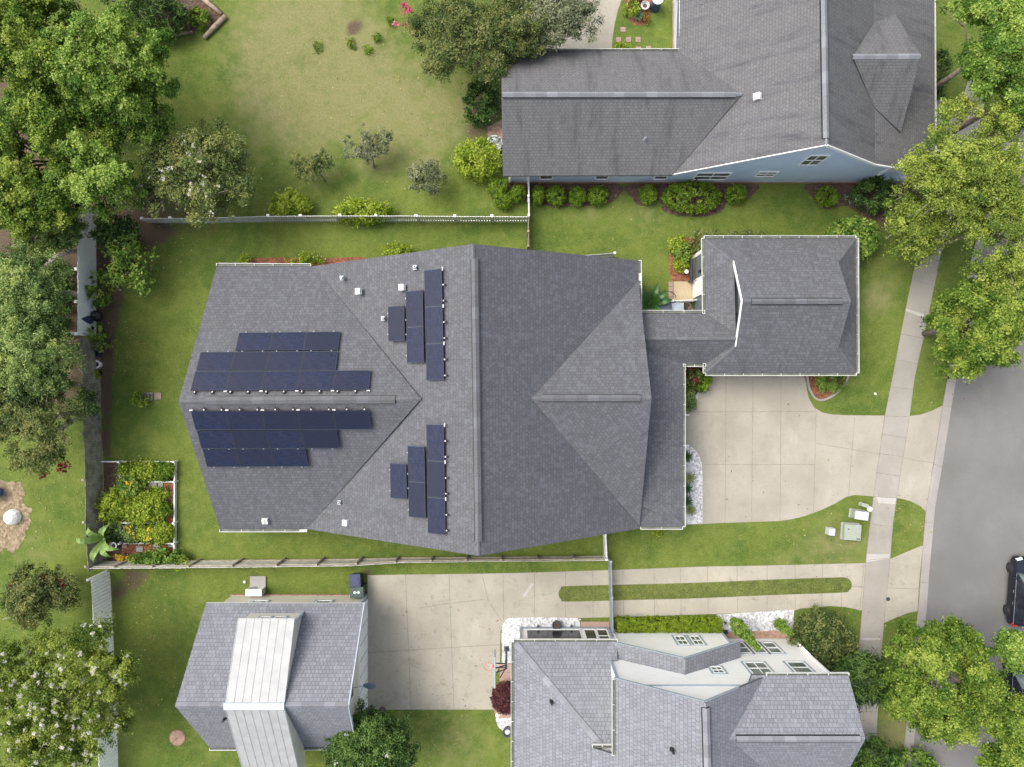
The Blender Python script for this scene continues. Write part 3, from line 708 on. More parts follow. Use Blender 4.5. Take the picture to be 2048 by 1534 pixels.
# gutters
gutter(hs, ga, gb, (0, 1, 0)); gutter(hs, gb, gc, (1, 0, 0)); gutter(hs, gd, gc, (0, -1, 0)); gutter(hs, ga, W(1410, 627, EZ), (-1, 0, 0))
gutter(hs, W(1411, 727, EZ), gd, (-1, 0, 0)); gutter(hs, W(1284, 626, EZ), W(1409, 626, EZ), (0, 1, 0)); gutter(hs, W(1366, 728, EZ), W(1411, 728, EZ), (0, -1, 0))
gutter(hs, W(1365, 728, EZ), pc, (1, 0, 0)); gutter(hs, W(1281, 1053, EZ), pc, (0, -1, 0))
gutter(hs, NW, W(622, 533, ER), (0, 1, 0)); gutter(hs, SWc, W(614, 1058, ER), (0, -1, 0)); gutter(hs, E0, W(1278, 618, ER), (1, 0, 0))
for (px, py) in ((1280, 554), (607, 1060)): MB().box(W(px, py, ER - .05), (.2, .42, .1) if px > 1000 else (.42, .2, .1)).build('rain_chute', M['white'], hs)
for (x, y) in ((1372, 830), (1372, 891)): 
    mb = MB(); p = W(x - 2, y, .1); mb.tube([W(1366, y, 2.7), W(1364, y, 2.4), W(1364, y, .25), W(1366, y, .1), W(1378, y, .06)], .05, 6); mb.build('downspout', M['white'], hs)
# walls
wl = MB()
wallbox(-16.6, -11.3, -8.0, 6.75, 2.92, wl); wallbox(-11.3, 7.0, -8.0, 6.75, 2.92, wl)
wallbox(11.24, 19.5, .95, 7.9, 2.82, wl); wallbox(7.0, 11.2, 1.9, 3.9, 2.7, wl)
def tri(mb, a, b, t, n, th=.12): wallpoly(mb, [a, b, t], n, th)
wallpoly(wl, [(-16.6, 6.4, 2.9), (-16.6, -8.0, 2.9), (-16.6, -.95, 6.9)], (-1, 0, 0)); wallpoly(wl, [(-11, 6.75, 2.9), (7.0, 6.75, 2.9), (-1.85, 6.75, 8.4)], (0, 1, 0)); wallpoly(wl, [(7.0, -8.0, 2.9), (-11, -8.0, 2.9), (-1.7, -8.0, 8.4)], (0, -1, 0))
wallpoly(wl, [(7.0, 5.2, 2.9), (7.0, -7.6, 2.9), (7.0, -.75, 6.5)], (1, 0, 0))
wl.build('wall', M['grey_wall'], hs)
mb = MB(); mb.box((11.25, 7.82, 1.42), (.1, .22, 2.84)); mb.build('corner_board', M['white'], hs)
for y in (-7.9, -5.3, -2.6, 0.2): MB().box((9.55, y, 1.4), (.2, .2, 2.8)).build('porch_post', M['white'], hs)
dr = MB(); dr.box((11.2, 5.8, 1.07), (.08, 1.09, 2.14))
for yy in (5.56, 6.04): dr.box((11.155, yy, 1.5), (.02, .3, .9)); dr.box((11.155, yy, .55), (.02, .3, .6))
door = dr.build('door', M['white'], hs); MB().lathe((11.12, 6.22, 1.0), [(.0, -.03), (.035, -.02), (.035, .02), (0, .03)], 8).build('handle', M['black'], door)
mb = MB(); mb.box((11.15, 6.65, 1.85), (.14, .12, .3)); mb.lathe((11.12, 6.65, 2.0), [(.1, 0), (0, .12)], 8); mb.build('wall_lamp', M['black'], hs)
mb = MB(); mb.box((11.19, 7.05, .12), (.12, 1.6, .24)); mb.build('foundation', M['brick'], hs)
for y in (2.55, 5.05): MB().box((15.5 + (y - 3.8) * 1.5, .93, 1.15), (2.7, .06, 2.3)).build('garage_door', M['white'], hs)
# roof penetrations
nW = nrm3(R0, R1, W1); nN = nrm3(NW, W0, G0); nS = nrm3(W1, SWc, G0)
def onroof(px, py, p, n, off=0.0): return PL(px, py, Vector(p) + Vector(n) * off, n)
for (x, y, n, p) in ((684, 556, nW, R0), (830, 535, nW, R0), (766, 637, nW, R0), (679, 1005, nW, R0)): pipe_vent(hs, onroof(x, y, p, n), nrm=n)
for (x, y, n, p) in ((719, 583, nW, R0), (806, 575, nW, R0), (693, 1045, nW, R0), (531, 1040, nS, G0)): box_vent(hs, onroof(x, y, p, n), n)

# ------------------------------------------------------------------ solar panels
pm, nt, b = newmat('solar cells'); uv = coord(nt, 'UV')
br = N(nt, 'ShaderNodeTexBrick'); nt.links.new(uv, br.inputs['Vector']); br.offset = 0
for k_, v_ in (('Scale', 1), ('Mortar Size', .009), ('Brick Width', .156), ('Row Height', .083), ('Bias', 0)): br.inputs[k_].default_value = v_
br.inputs['Color1'].default_value = (.005, .008, .024, 1); br.inputs['Color2'].default_value = (.012, .020, .062, 1); br.inputs['Mortar'].default_value = (.005, .008, .024, 1)
blo = maprange(nt, noise(nt, coord(nt, 'Object', loc=(2, 5, 1)), 1.1, 3), .45, .7, 0, .35)
oi = N(nt, 'ShaderNodeObjectInfo'); 
c = mixc(nt, blo, br.outputs['Color'], (.032, .020, .042)); c = mixc(nt, maprange(nt, oi.outputs['Random'], .2, 1.0, 0, .7), c, (.008, .010, .024))
setc(nt, b, c); b.inputs['Roughness'].default_value = .2; b.inputs['Specular IOR Level'].default_value = .42
M['cells'] = pm
M['alu'] = simple('black anodised frame', (.035, .04, .055), .4, .4, .1)
M['alu_edge'] = simple('bright frame lip', (.06, .075, .10), .4, .4, .1)
def panel_at(origin, u, v, n, Lx, Ly, label, feet, proto={}):
    key = (round(Lx, 2), round(Ly, 2), feet)
    R = Matrix((u, v, n)).transposed().to_4x4(); Mx = Matrix.Translation(origin) @ R
    if key not in proto:
        r = thing('solar_panel', '', 'solar panel', (0, 0, 0), 'solar panels on the grey house roof')
        f = MB(); t = .03
        f.box((Lx / 2, t / 2, 0), (Lx, t, .045)); f.box((Lx / 2, Ly - t / 2, 0), (Lx, t, .045), mat=1)
        f.box((t / 2, Ly / 2, 0), (t, Ly - 2 * t, .045)); f.box((Lx - t / 2, Ly / 2, 0), (t, Ly - 2 * t, .045))
        f.build('frame', [M['alu'], M['alu_edge']], r)
        g = MB(); ln = Lx > Ly; P = [(t, t, .016), (Lx - t, t, .016), (Lx - t, Ly - t, .016), (t, Ly - t, .016)]
        g.poly(P, 0, [(x, y) if ln else (y, x) for x, y, z in P]); g.poly([(x, y, -.012) for x, y, z in P][::-1], 0); g.build('cells', M['cells'], r)
        if feet:
            for fx in ((.12, .62) if ln else (.0, .0))[:2] if ln else ():
                q = MB(); q.box((Lx * fx, -.09, -.04), (.09, .15, .06), mat=1); q.box((Lx * fx, -.08, .005), (.06, .06, .05)); q.build('mounting_foot', [M['gutter_white'], M['black']], r)
            if ln:
                q = MB(); q.box((Lx * .985, -.05, .0), (.17, .055, .05)); q.build('rail_splice', [M['gutter_white']], r)
            else:
                for fy in (.12, .55):
                    q = MB(); q.box((Lx + .11, Ly * fy, -.04), (.13, .1, .06), mat=1); q.box((Lx + .07, Ly * fy, .005), (.06, .06, .05)); q.build('mounting_foot', [M['gutter_white'], M['black']], r)
                q = MB(); q.box((Lx + .05, Ly * .985, 0), (.055, .18, .05)); q.build('rail_splice', [M['gutter_white']], r)
        else:
            for fx, fy in (((.2, 1), (.8, 1)) if ln else ((0, .2), (0, .8))):
                q = MB(); q.box((Lx * fx + (0 if ln else -.025), Ly * fy + (.025 if ln else 0), .0), (.06, .05, .055) if ln else (.05, .06, .055)); q.build('clamp', M['steel'], r)
        proto[key] = r; o = r
    else: o = copy_tree(proto[key])
    o.matrix_basis = Mx; o['label'] = label; return o
ORD = ['first', 'second', 'third', 'fourth', 'fifth']
def row(p_l, p_r, n, ref, cnt, down, arr, rname, feet, Ly, portrait=False):
    a = onroof(*p_l, ref, n, .13); bb = onroof(*p_r, ref, n, .13)
    d = bb - a; d = d.normalized(); L = (bb - a).length / cnt; v = n.cross(d).normalized()
    if v.z > 0: v = -v                               # v runs down the slope
    for i in range(cnt):
        o = a + d * (i * L + .008)
        if not portrait:
            nn = d.cross(v); lab = f'solar panel {ORD[i]} from the left in the {rname} row of the {arr} array'
            if nn.z < 0:  # keep right handed
                panel_at(o + d * (L - .016), -d, v, (-d).cross(v), L - .016, Ly, lab, feet)
            else: panel_at(o, d, v, nn, L - .016, Ly, lab, feet)
        else:
            # long side along the row (down the picture); u across the slope towards the ridge
            u = -v; nn = u.cross(d); lab = f'solar panel {ORD[i]} from the top in the {rname} column of the {arr} array'
            if nn.z < 0: panel_at(o + d * (L - .016), u, -d, u.cross(-d), Ly, L - .016, lab, feet)
            else: panel_at(o, u, d, nn, Ly, L - .016, lab, feet)
PH = 1.165
row((381, 781.5), (738, 779.5), nN, G0, 5, 0, 'upper left', 'bottom', True, PH)
row((392.3, 742), (672, 740), nN, G0, 4, 0, 'upper left', 'middle', False, PH)
row((470.5, 701.8), (676, 700), nN, G0, 3, 0, 'upper left', 'top', False, PH)
row((381.3, 822), (738, 821), nS, G0, 5, 0, 'lower left', 'top', True, PH)
row((393.5, 861), (673.5, 860), nS, G0, 4, 0, 'lower left', 'middle', False, PH)
row((405, 898.5), (611, 897.5), nS, G0, 3, 0, 'lower left', 'bottom', False, PH)
def col(tl, bl, cnt, arr, rname, feet): row(tl, bl, nW, R0, cnt, 0, arr, rname, feet, 1.09, True)
col((848.8, 540.3), (853.5, 761), 3, 'upper right', 'right', True)
col((812, 582.5), (814.5, 726), 2, 'upper right', 'middle', False)
col((776.5, 612.5), (777, 683), 1, 'upper right', 'left', False)
col((853, 848), (856.5, 1066), 3, 'lower right', 'right', True)
col((815.5, 891), (818.3, 1033.5), 2, 'lower right', 'middle', False)
col((780.5, 925.5), (781.7, 995.5), 1, 'lower right', 'left', False)

# ================================================================== blue house
bh = thing('house', 'blue sided house with grey roof at the top right', 'house', W(1600, 220))
za = 8.0
T0, T1 = W(1645, -170, za), W(1654, 289, za)
K0, K1 = W(1747, -170, 4.9), W(1750, 328, 4.9)
X0, X1 = W(1865, -170, 3.0), W(1868, 348, 3.0)
V0, V1 = W(1362, -170, 3.0), W(1346, 348, 3.0)
P0, P1 = W(1003, 188, 5.5), W(1484, 188, 5.42)
rb = MB()
rb.slab([V0, V1, T1, T0]); rb.slab([K1, K0, T0, T1]); rb.slab([X1, X0, K0, K1])
rb.slab([W(1364, 102, 3.02), W(1003, 102, 3.0), P0, P1]); rb.slab([W(1006, 352, 3.0), W(1345, 350, 3.02), P1, P0])
# dormer
db, df = W(1706, 112, 6.5), W(1842, 111, 6.5)
dk0, dk1 = W(1749, 45, 4.98), W(1748, 214, 4.98); dn, dsouth = W(1791, 28, 4.25), W(1802, 264, 4.25)
rb.slab([df, db, dk0, dn]); rb.slab([db, df, dsouth, dk1])
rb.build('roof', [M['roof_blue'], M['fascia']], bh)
ridge_vent(bh, W(1646, -165, 8.03), W(1653, 276, 8.03), .16, M['ridge_pale'], slope=.7); caps(bh, W(1654, 270, 8.02), T1, M['ridge_pale'], slope=.7)
ridge_vent(bh, W(1005, 188, 5.53), W(1472, 188, 5.47), .15, M['ridge_pale'], slope=.7); caps(bh, W(1470, 188, 5.47), P1, M['ridge_pale'], slope=.7)
caps(bh, db, df, M['ridge_pale'], .14, slope=.7)
gutter(bh, W(1004, 102, 3.0), W(1362, 102, 3.0), (0, 1, 0), .1); gutter(bh, V0, W(1363, 115, 3.0), (-1, 0, 0), .12); gutter(bh, X0, X1, (1, 0, 0), .1)
fascia(bh, T1 + Vector((0, -.02, 0)), K1 + Vector((0, -.02, 0)), .05, .2); fascia(bh, K1 + Vector((0, -.02, 0)), X1 + Vector((0, -.02, 0)), .05, .2); fascia(bh, V1 + Vector((0, -.02, 0)), T1 + Vector((0, -.02, 0)), .04, .14)
wb = MB(); YS = 12.42
wallpoly(wb, [(-.15, YS, .25), (21.7, YS, .25), (21.7, YS, 3.95), (20.0, YS, 4.62), (16.0, YS, 7.7), (10.1, YS, 3.2), (9.2, YS, 2.75), (-.15, YS, 2.75)], (0, -1, 0))
wallbox(-.15, 10.0, YS + .16, 19.4, 2.75, wb); wallbox(10.0, 21.7, YS + .16, 30, 2.8, wb)
wb.build('wall', M['blue_wall'], bh)
fb = MB(); fb.box((10.8, YS + .02, .13), (21.9, .1, .26)); fb.box((9.98, 24, .13), (.12, 9, .26)); fb.build('foundation', M['brick'], bh)
mb = MB(); mb.box((-.12, YS - .01, 1.5), (.14, .08, 2.5)); mb.build('corner_board', M['white'], bh)
U, NB = (1, 0, 0), (0, -1, 0)
window(bh, (10.93, YS, .74), U, NB, 2.05, 1.45, 2, 2, label='wide double window on the blue wall'); window(bh, (14.5, YS, 1.4), U, NB, 1.15, 1.0, 2, 2); window(bh, (16.2, YS, 3.65), U, NB, 1.12, 1.75, 2, 2, label='upstairs window in the blue gable')
for x in (1.65, 5.0, 8.55): window(bh, (x, YS, .85), U, NB, .82, 1.4, 1, 2)
window(bh, (9.99, 24.2, .9), (0, -1, 0), (-1, 0, 0), 1.0, 1.5, 2, 2)
# side porch
mb = MB(); mb.box((22.9, YS + .5, .3), (2.3, 1.0, .6)); mb.build('porch_base', M['blue_wall'], bh)
mb = MB()
for i in range(20): mb.bar((21.75 + i * .11, YS - .05, .08), (21.75 + i * .11 + .3, YS - .05, .62), .02, .03)
mb.bar((21.7, YS - .05, .65), (24.1, YS - .05, .65), .05, .05); mb.build('porch_lattice', M['lattice'], bh)
MB().box((21.75, YS, 3.0), (.16, .16, 2.3)).build('porch_post', M['white'], bh); MB().box((24.0, YS, 1.4), (.16, .16, 2.6)).build('porch_post', M['white'], bh); MB().box((22.9, YS, 2.62), (2.2, .1, .16)).build('porch_beam', M['white'], bh)
nBw = nrm3(V0, V1, T1); nBs = nrm3(W(1006, 352, 3), W(1345, 350, 3), P1)
box_vent(bh, onroof(1515, 194, T1, nBw), nBw, .34); pipe_vent(bh, onroof(1290, 278, P0, nBs), nrm=nBs, flash=.15, r=.045)
for (x, y, zt) in ((1057, 356, 0),): 
    MB().tube([W(1019, 352, 2.8), W(1019, 358, 2.5), W(1019, 364.5, .2)], .05, 6).build('downspout', M['white'], bh)
MB().tube([W(1869, 238, 2.8), W(1872, 238, 2.6), W(1866, 238, .2)], .05, 6).build('downspout', M['white'], bh)

# ================================================================== white two-storey house
wh = thing('house', 'white two storey house with pale shingle roof at the bottom right', 'house', W(1380, 1400))
S = lambda x, s, z: Vector((x, -s, z))
rw = MB()
A0, AA, A1 = W(1222, 1284, 3.1), W(1370, 1318, 5.5), W(1481, 1283, 3.15)
C0, CA, C1 = S(A0.x, 15.86, 3.1), S(AA.x, 15.86, 5.5), S(A1.x, 15.86, 3.15)
rw.slab([C0, A0, AA, CA]); rw.slab([A1, C1, CA, AA])
zE, zR = 6.7, 9.6
r0, r1 = S(9.38, 15.45, zR), S(9.62, 23.2, zR)
rw.slab([S(5.4, 23.2, zE), S(5.4, 15.5, zE), r0, r1]); rw.slab([S(13.3, 15.4, zE), S(13.3, 23.2, zE), r1, r0])
rw.slab([S(4.27, 23.2, 5.95), S(4.27, 19.5, 5.95), S(5.46, 19.5, zE + .03), S(5.46, 23.2, zE + .03)])
e0, e1, m0, m1 = S(12.6, 15.3, zE), S(17.66, 15.3, zE), S(10.86, 17.76, 8.5), S(17.66, 17.76, 8.5)
rw.slab([e1, e0, m0, m1]); rw.slab([S(12.6, 20.3, zE), S(17.66, 20.3, zE), m1, m0])
h0, ht = S(.1, 14.85, 3.1), S(4.8, 19.45, 5.95)
rw.slab([S(6.0, 14.85, 3.1), h0, ht, S(6.0, 19.45, 5.95)]); rw.slab([h0, S(.1, 24, 3.1), S(4.8, 24, 5.95), ht])
rw.build('roof', [M['roof_pale'], M['fascia']], wh)
caps(wh, h0 + Vector((.1, -.1, .06)), ht, M['ridge_pale'], .17, 'hip_cap', .2)
ridge_vent(wh, S(9.4, 15.7, zR + .03), S(9.6, 23, zR + .03), .18, M['ridge_pale'], slope=.7); caps(wh, AA, CA, M['ridge_pale'], slope=.6)
ridge_vent(wh, S(11.2, 17.78, 8.53), S(17.4, 17.78, 8.53), .16, M['ridge_pale'], slope=.7)
for a, bq in ((A0, AA), (AA, A1), (S(5.4, 15.5, zE), r0), (r0, S(13.3, 15.45, zE))): fascia(wh, Vector(a) + Vector((0, .015, 0)), Vector(bq) + Vector((0, .015, 0)), .025, .16, M['trim_blue'], dz=-.12)
gutter(wh, h0, S(.1, 24, 3.1), (-1, 0, 0)); gutter(wh, h0, S(6.05, 14.85, 3.1), (0, 1, 0)); gutter(wh, S(5.4, 15.5, zE), S(5.4, 19.5, zE), (-1, 0, 0)); gutter(wh, S(13.35, 15.3, zE), e1, (0, 1, 0), .13)
gutter(wh, S(4.3, 19.45, 5.97), S(5.35, 19.45, 5.97), (0, 1, 0))
ww = MB(); NN = (0, 1, 0)
wallpoly(ww, [S(5.95, 15.17, 0), S(12.76, 15.17, 0), S(12.76, 15.17, 3.1), S(9.37, 15.17, 5.35), S(5.95, 15.17, 3.1)], NN)
wallbox(5.95, 12.76, -15.9, -15.33, 2.9, ww)
wallpoly(ww, [S(5.6, 15.78, 0), S(17.25, 15.78, 0), S(17.25, 15.78, 6.45), S(13.0, 15.78, 6.65), S(9.38, 15.78, 9.35), S(5.6, 15.78, 6.6)], NN)
wallbox(5.6, 17.25, -23, -15.94, 6.4, ww); wallbox(4.42, 5.58, -23, -19.6, 5.85, ww); wallbox(.5, 5.58, -24, -15.1, 2.9, ww)
ww.build('wall', M['white_wall'], wh)
for nm_, p_, q_, w_, h_ in (('belt_trim', S(5.7, 15.76, 6.93), S(13.1, 15.76, 6.93), .06, .1), ('corner_trim', S(12.76, 15.17, 0), S(12.76, 15.17, 3.05), .08, .14), 
    ('corner_trim', S(5.62, 15.75, 3.3), S(5.62, 15.75, 6.6), .12, .12), ('base_trim', S(6.0, 15.16, .08), S(12.7, 15.16, .08), .05, .14), ('base_trim', S(.5, 15.08, .16), S(5.8, 15.08, .16), .06, .3), ('corner_trim', S(.52, 15.06, .3), S(.52, 15.06, 2.9), .1, .14), ('corner_trim', S(5.9, 15.1, .1), S(5.9, 15.1, 3.0), .1, .16), ('corner_trim', S(4.45, 19.58, 4.6), S(4.45, 19.58, 5.8), .1, .1)):
    MB().bar(p_, q_, w_, h_).build(nm_, M['trim_blue'], wh)
mb = MB(); mb.bar(S(17.25, 15.74, 0.1), S(17.25, 15.74, 6.4), .1, .1); mb.build('corner_board', M['white'], wh)
NU = (1, 0, 0)
window(wh, S(.85, 15.1, .42), NU, NN, 3.35, 2.2, 1, 1, ('white', 'darkglass'), label='wide dark sunroom window', bars=False); window(wh, S(4.35, 15.1, .42), NU, NN, .75, 2.2, 1, 1, ('white', 'darkglass')); window(wh, S(5.12, 15.1, .42), NU, NN, .7, 2.2, 1, 2, ('white', 'darkglass'))
def wpx(x0, y0, s, z): return None
for x in (1345, 1375):
    xa = (x - CX) / F * 42.85; window(wh, S(xa, 15.17, 1.35), NU, NN, .62, 1.45, 2, 2, casing='trim_blue')
for x in (13.28, 14.2, 15.12): window(wh, S(x, 15.78, .75), NU, NN, .78, 1.75, 1, 2, casing='trim_blue')
window(wh, S(10.98, 15.78, 4.42), NU, NN, .66, .95, 2, 2, casing='trim_blue'); window(wh, S(13.05, 15.78, 3.8), NU, NN, 1.2, 1.75, 2, 2, casing='trim_blue'); window(wh, S(15.45, 15.78, 3.75), NU, NN, 1.05, 1.6, 1, 2, casing='trim_blue')
MB().tube([S(17.2, 15.68, 3.0), S(17.25, 15.65, .9), S(16.95, 15.3, .12), S(16.7, 14.9, .08), S(16.75, 14.2, .07), S(17.05, 14.05, .07)], .065, 8).build('downspout', M['white'], wh, True)
MB().tube([S(6.15, 15.1, 2.9), S(6.15, 15.1, .15)], .05, 6).build('downspout', M['white'], wh, True)
nHw = nrm3(h0, S(.1, 24, 3.1), ht); nRw = nrm3(S(5.4, 23.2, zE), S(5.4, 15.5, zE), r0)
for (x, y, p, n) in ((1103, 1403, h0, nHw), (1344, 1499, r0, nRw)): pipe_vent(wh, onroof(x, y, p, n), 'black', .07, .42, flash=.22, nrm=n)

# ================================================================== garage house bottom left
gh = thing('garage', 'cream detached garage with pale blue shingles and a white metal dormer roof', 'garage', W(560, 1340))
g0, g1, g2, g3 = W(412, 1206, 2.9), W(727.5, 1207, 2.9), W(712, 1495, 2.9), W(420, 1496, 2.9)
k0, k1 = W(350, 1416, 6.7), W(696, 1408, 6.7)
mid = (k0 + k1) / 2; k0.y = k1.y = mid.y
rg = MB(); rg.slab([g1, g0, k0, k1]); rg.slab([g3, g2, k1, k0]); rg.build('roof', [M['roof_pale'], M['white']], gh)
caps(gh, k0, k1, M['ridge_pale'], .16, slope=.9)
fascia(gh, g1 + Vector((.03, 0, 0)), k1 + Vector((.03, 0, 0)), .05, .2, M['pent_metal']); fascia(gh, g2 + Vector((.03, 0, 0)), k1 + Vector((.03, 0, 0)), .05, .2, M['pent_metal']); gutter(gh, g3, g2, (0, -1, 0), .1)
wg = MB(); xe = -9.02; kz = mid.y
wallpoly(wg, [(xe, -13.12, 0), (xe, -20.7, 0), (xe, -20.7, 2.6), (xe, kz, 6.45), (xe, -13.12, 2.75)], (1, 0, 0)); wallbox(-17.3, xe - .16, -20.7, -13.1, 2.7, wg)
wallpoly(wg, [(-17.3, -13.1, 2.7), (-17.3, -20.7, 2.7), (-17.3, kz, 6.4)], (-1, 0, 0)); wg.build('wall', M['beige_wall'], gh)
mb = MB(); mb.box((xe + .05, -16.9, 1.15), (.09, 7.2, 2.3))
for i in range(8): mb.bar((xe + .10, -13.6 - i * .92, .1), (xe + .10, -13.6 - i * .92, 2.3), .02, .03, 1)
mb.build('garage_door', [M['vinyl_cool'], M['trim_blue']], gh)
mb = MB(); mb.box((xe - .03, -13.12, 1.4), (.16, .2, 2.8)); mb.build('corner_board', M['pent_metal'], gh)
mb = MB(); mb.box((-13.2, -13.07, .08), (8.4, .06, .16)); mb.build('foundation', M['brick'], gh)
window(gh, (xe, -16.6, 3.6), (0, -1, 0), (1, 0, 0), 1.15, 1.5, 1, 2, ('white', 'darkglass'))
for x in (-15.6, -11.75): window(gh, (x, -13.1, 1.15), NU, NN, .95, 1.2, 1, 2, casing='trim_blue')
# dormers with metal roof
dx0, dx1 = -15.07, -12.0
mr = MB(); n0 = -12.92; s1 = -22.6
def ribbed(y0, z0, y1, z1):
    P = [Vector((dx1 + .06, y0, z0)), Vector((dx0, y0, z0)), Vector((dx0, y1, z1)), Vector((dx1 + .06, y1, z1))]
    mr.slab(P, .1)
    w = dx1 + .06 - dx0
    for i in range(8):
        x = dx0 + .02 + (w - .04) * i / 7; mr.bar((x, y0, z0 + .006), (x, y1, z1 + .006), .03, .03)
ribbed(n0, 4.95, kz + .12, 6.72); ribbed(s1, 3.75, kz - .12, 6.72)
mr.build('dormer_roof', [M['metal_roof'], M['white']], gh)
MB().box((dx1 / 2 + dx0 / 2, kz, 6.74), (dx1 - dx0 + .1, .34, .06)).build('ridge_cap', M['pent_metal'], gh)
dw = MB()
wallpoly(dw, [(dx0 + .1, -13.16, 3.1), (dx1, -13.16, 3.1), (dx1, -13.16, 4.85), (dx0 + .1, -13.16, 4.85)], NN)
wallpoly(dw, [(dx1, -13.18, 3.2), (dx1, kz, 6.6), (dx1, -13.18, 4.87)], (1, 0, 0)); wallpoly(dw, [(dx0 + .1, -13.18, 3.2), (dx0 + .1, kz, 6.6), (dx0 + .1, -13.18, 4.87)], (-1, 0, 0))
wallpoly(dw, [(dx1, kz, 6.6), (dx1, -20.9, 3.0), (dx1, -22.4, 2.6), (dx1, -22.4, 3.75)], (1, 0, 0)); wallpoly(dw, [(dx0 + .1, kz, 6.6), (dx0 + .1, -20.9, 3.0), (dx0 + .1, -22.4, 2.6), (dx0 + .1, -22.4, 3.75)], (-1, 0, 0))
dw.build('dormer_wall', M['beige_wall'], gh)
MB().box((dx1 + .02, -13.14, 3.95), (.14, .16, 1.75)).build('dormer_corner_board', M['pent_metal'], gh)
for x in (-14.15, -13.32): window(gh, (x, -13.16, 3.95), NU, NN, .62, .75, 1, 1, ('white', 'darkglass'), casing='trim_blue')
nGs = nrm3(g3, g2, k1); pipe_vent(gh, onroof(451, 1436, k0, nGs), 'black', .07, .42, flash=.2, nrm=nGs)
M['dull_metal'] = simple('dull blue metal', (.33, .38, .42), .5, .2)
# ------------------------------------------------------------------ fences
def board_fence(name, label, pts, h, mat, posts, post_mat, side, gap=.012, bw=.14, rails=True, hs_=None, group=None, capm=None, post_h=None, lean=.0, pw=.1):
    """pts: world base points; boards on the line, posts+rails on `side` (+1 = left of travel)"""
    root = thing(name, label, 'fence', pts[0], group); mb = MB(); rng = random.Random(len(label))
    seg = []
    for i in range(len(pts) - 1):
        a, b = Vector(pts[i]), Vector(pts[i + 1]); d = (b - a); L = d.length; d /= L; s = Vector((-d.y, d.x, 0))
        n = int(L / (bw + gap)); h0 = hs_[i] if hs_ else h; h1 = hs_[i + 1] if hs_ else h
        for k in range(n):
            p = a + d * (k + .5) * L / n; hh = h0 + (h1 - h0) * k / n + rng.uniform(-.02, .02)
            mb.box(p + Vector((0, 0, hh / 2 + .03)) + s * rng.uniform(-.006, .006), (L / n - gap, .025, hh), math.atan2(d.y, d.x))
        if rails:
            for f in (.22, .82):
                z0, z1 = h0 * f, h1 * f
                mb.bar(a + s * side * .045 + Vector((0, 0, z0)), b + s * side * .045 + Vector((0, 0, z1)), .06, .085, 1)
    mb.build('boards', [mat, post_mat], root)
    for p, sd in posts:
        p = Vector(p); q = MB(); hh = post_h or h + .05
        q.box(p + Vector((0, 0, hh / 2)), (pw, pw, hh)); q.box(p + Vector((0, 0, hh + .02)), (pw * 1.35, pw * 1.35, .04), mat=0)
        q.build('post', capm or post_mat, root)
    return root
# white vinyl privacy fence, left
xv = -25.75; y0v, y1v = W(0, 425).y * .96, W(0, 668).y
va, vb = Vector((xv, W(0, 418).y, 0)), Vector((xv, W(0, 669).y, 0))
board_fence('privacy_fence', 'smooth white vinyl privacy fence between the tall left trees and the lawn', [va, vb], 1.83, M['vinyl'],
            [((xv - .09, W(0, y, 0).y, 0), 0) for y in (452, 548, 610, 672)], M['vinyl'], -1, gap=.004, bw=.17, rails=False, pw=.13, post_h=1.9)
board_fence('privacy_fence', 'thin white vinyl fence running left under the trees from the corner post', [Vector((xv - 2.8, vb.y, 0)), vb + Vector((-.16, 0, 0))], 1.83, M['vinyl'], [], M['vinyl'], 1, gap=.004, rails=False)
# dark board fence
bp = [W(196, 680), W(201, 760), W(202, 868), W(205, 912), W(206, 960), W(206, 1041), W(212, 1128)]
board_fence('wooden_fence', 'dark weathered wooden board fence along the left side of the back lawn', bp, 1.8, M['fence_dark'],
            [((W(x, y).x - .13, W(x, y).y, 0), 0) for x, y in ((200, 770), (203, 863), (206, 952), (207, 1033), (211, 1118))], M['fence_post'], -1, bw=.13)
# bottom grey fence
yb = [(214, 1122, 1.8), (330, 1121, 1.8), (520, 1119, 1.8), (711, 1117, 1.75), (805, 1115, 1.25), (960, 1114, 1.1), (1214, 1112, 1.1)]
board_fence('wooden_fence', 'long pale grey wooden fence between the back lawn and the neighbour garage', [W(x, y) for x, y, h in yb], 1.8, M['fence_grey'],
            [], M['fence_post'], 1, hs_=[h for x, y, h in yb])
fr_ = D.objects['wooden_fence.001']
for x, y, h in ((258, 1120, 1.75), (331, 1119, 1.75), (402, 1118, 1.8), (486, 1117, 1.8), (571, 1116, 1.8), (648, 1115, 1.78), (724, 1114, 1.7), (797, 1113, 1.3), (866, 1112, 1.2), (935, 1111, 1.15), (1003, 1111, 1.12), (1074, 1110, 1.12), (1145, 1109, 1.12), (1208, 1109, 1.15)):
    p = W(x, y); q = MB(); q.box(p + Vector((0, 0, h / 2)), (.1, .1, h)); q.build('post', M['fence_post'], fr_)
# white board fence bottom left
board_fence('privacy_fence', 'pale blue white board fence beside the white flowered tree at the bottom left', [W(220, 1142), W(229, 1320), W(237, 1545)], 1.95, M['vinyl_cool'],
            [(W(x - 3, y), 0) for x, y in ((217, 1142), (222, 1230), (226, 1320), (231, 1440))], M['vinyl'], 1, gap=.03, bw=.17, rails=False)
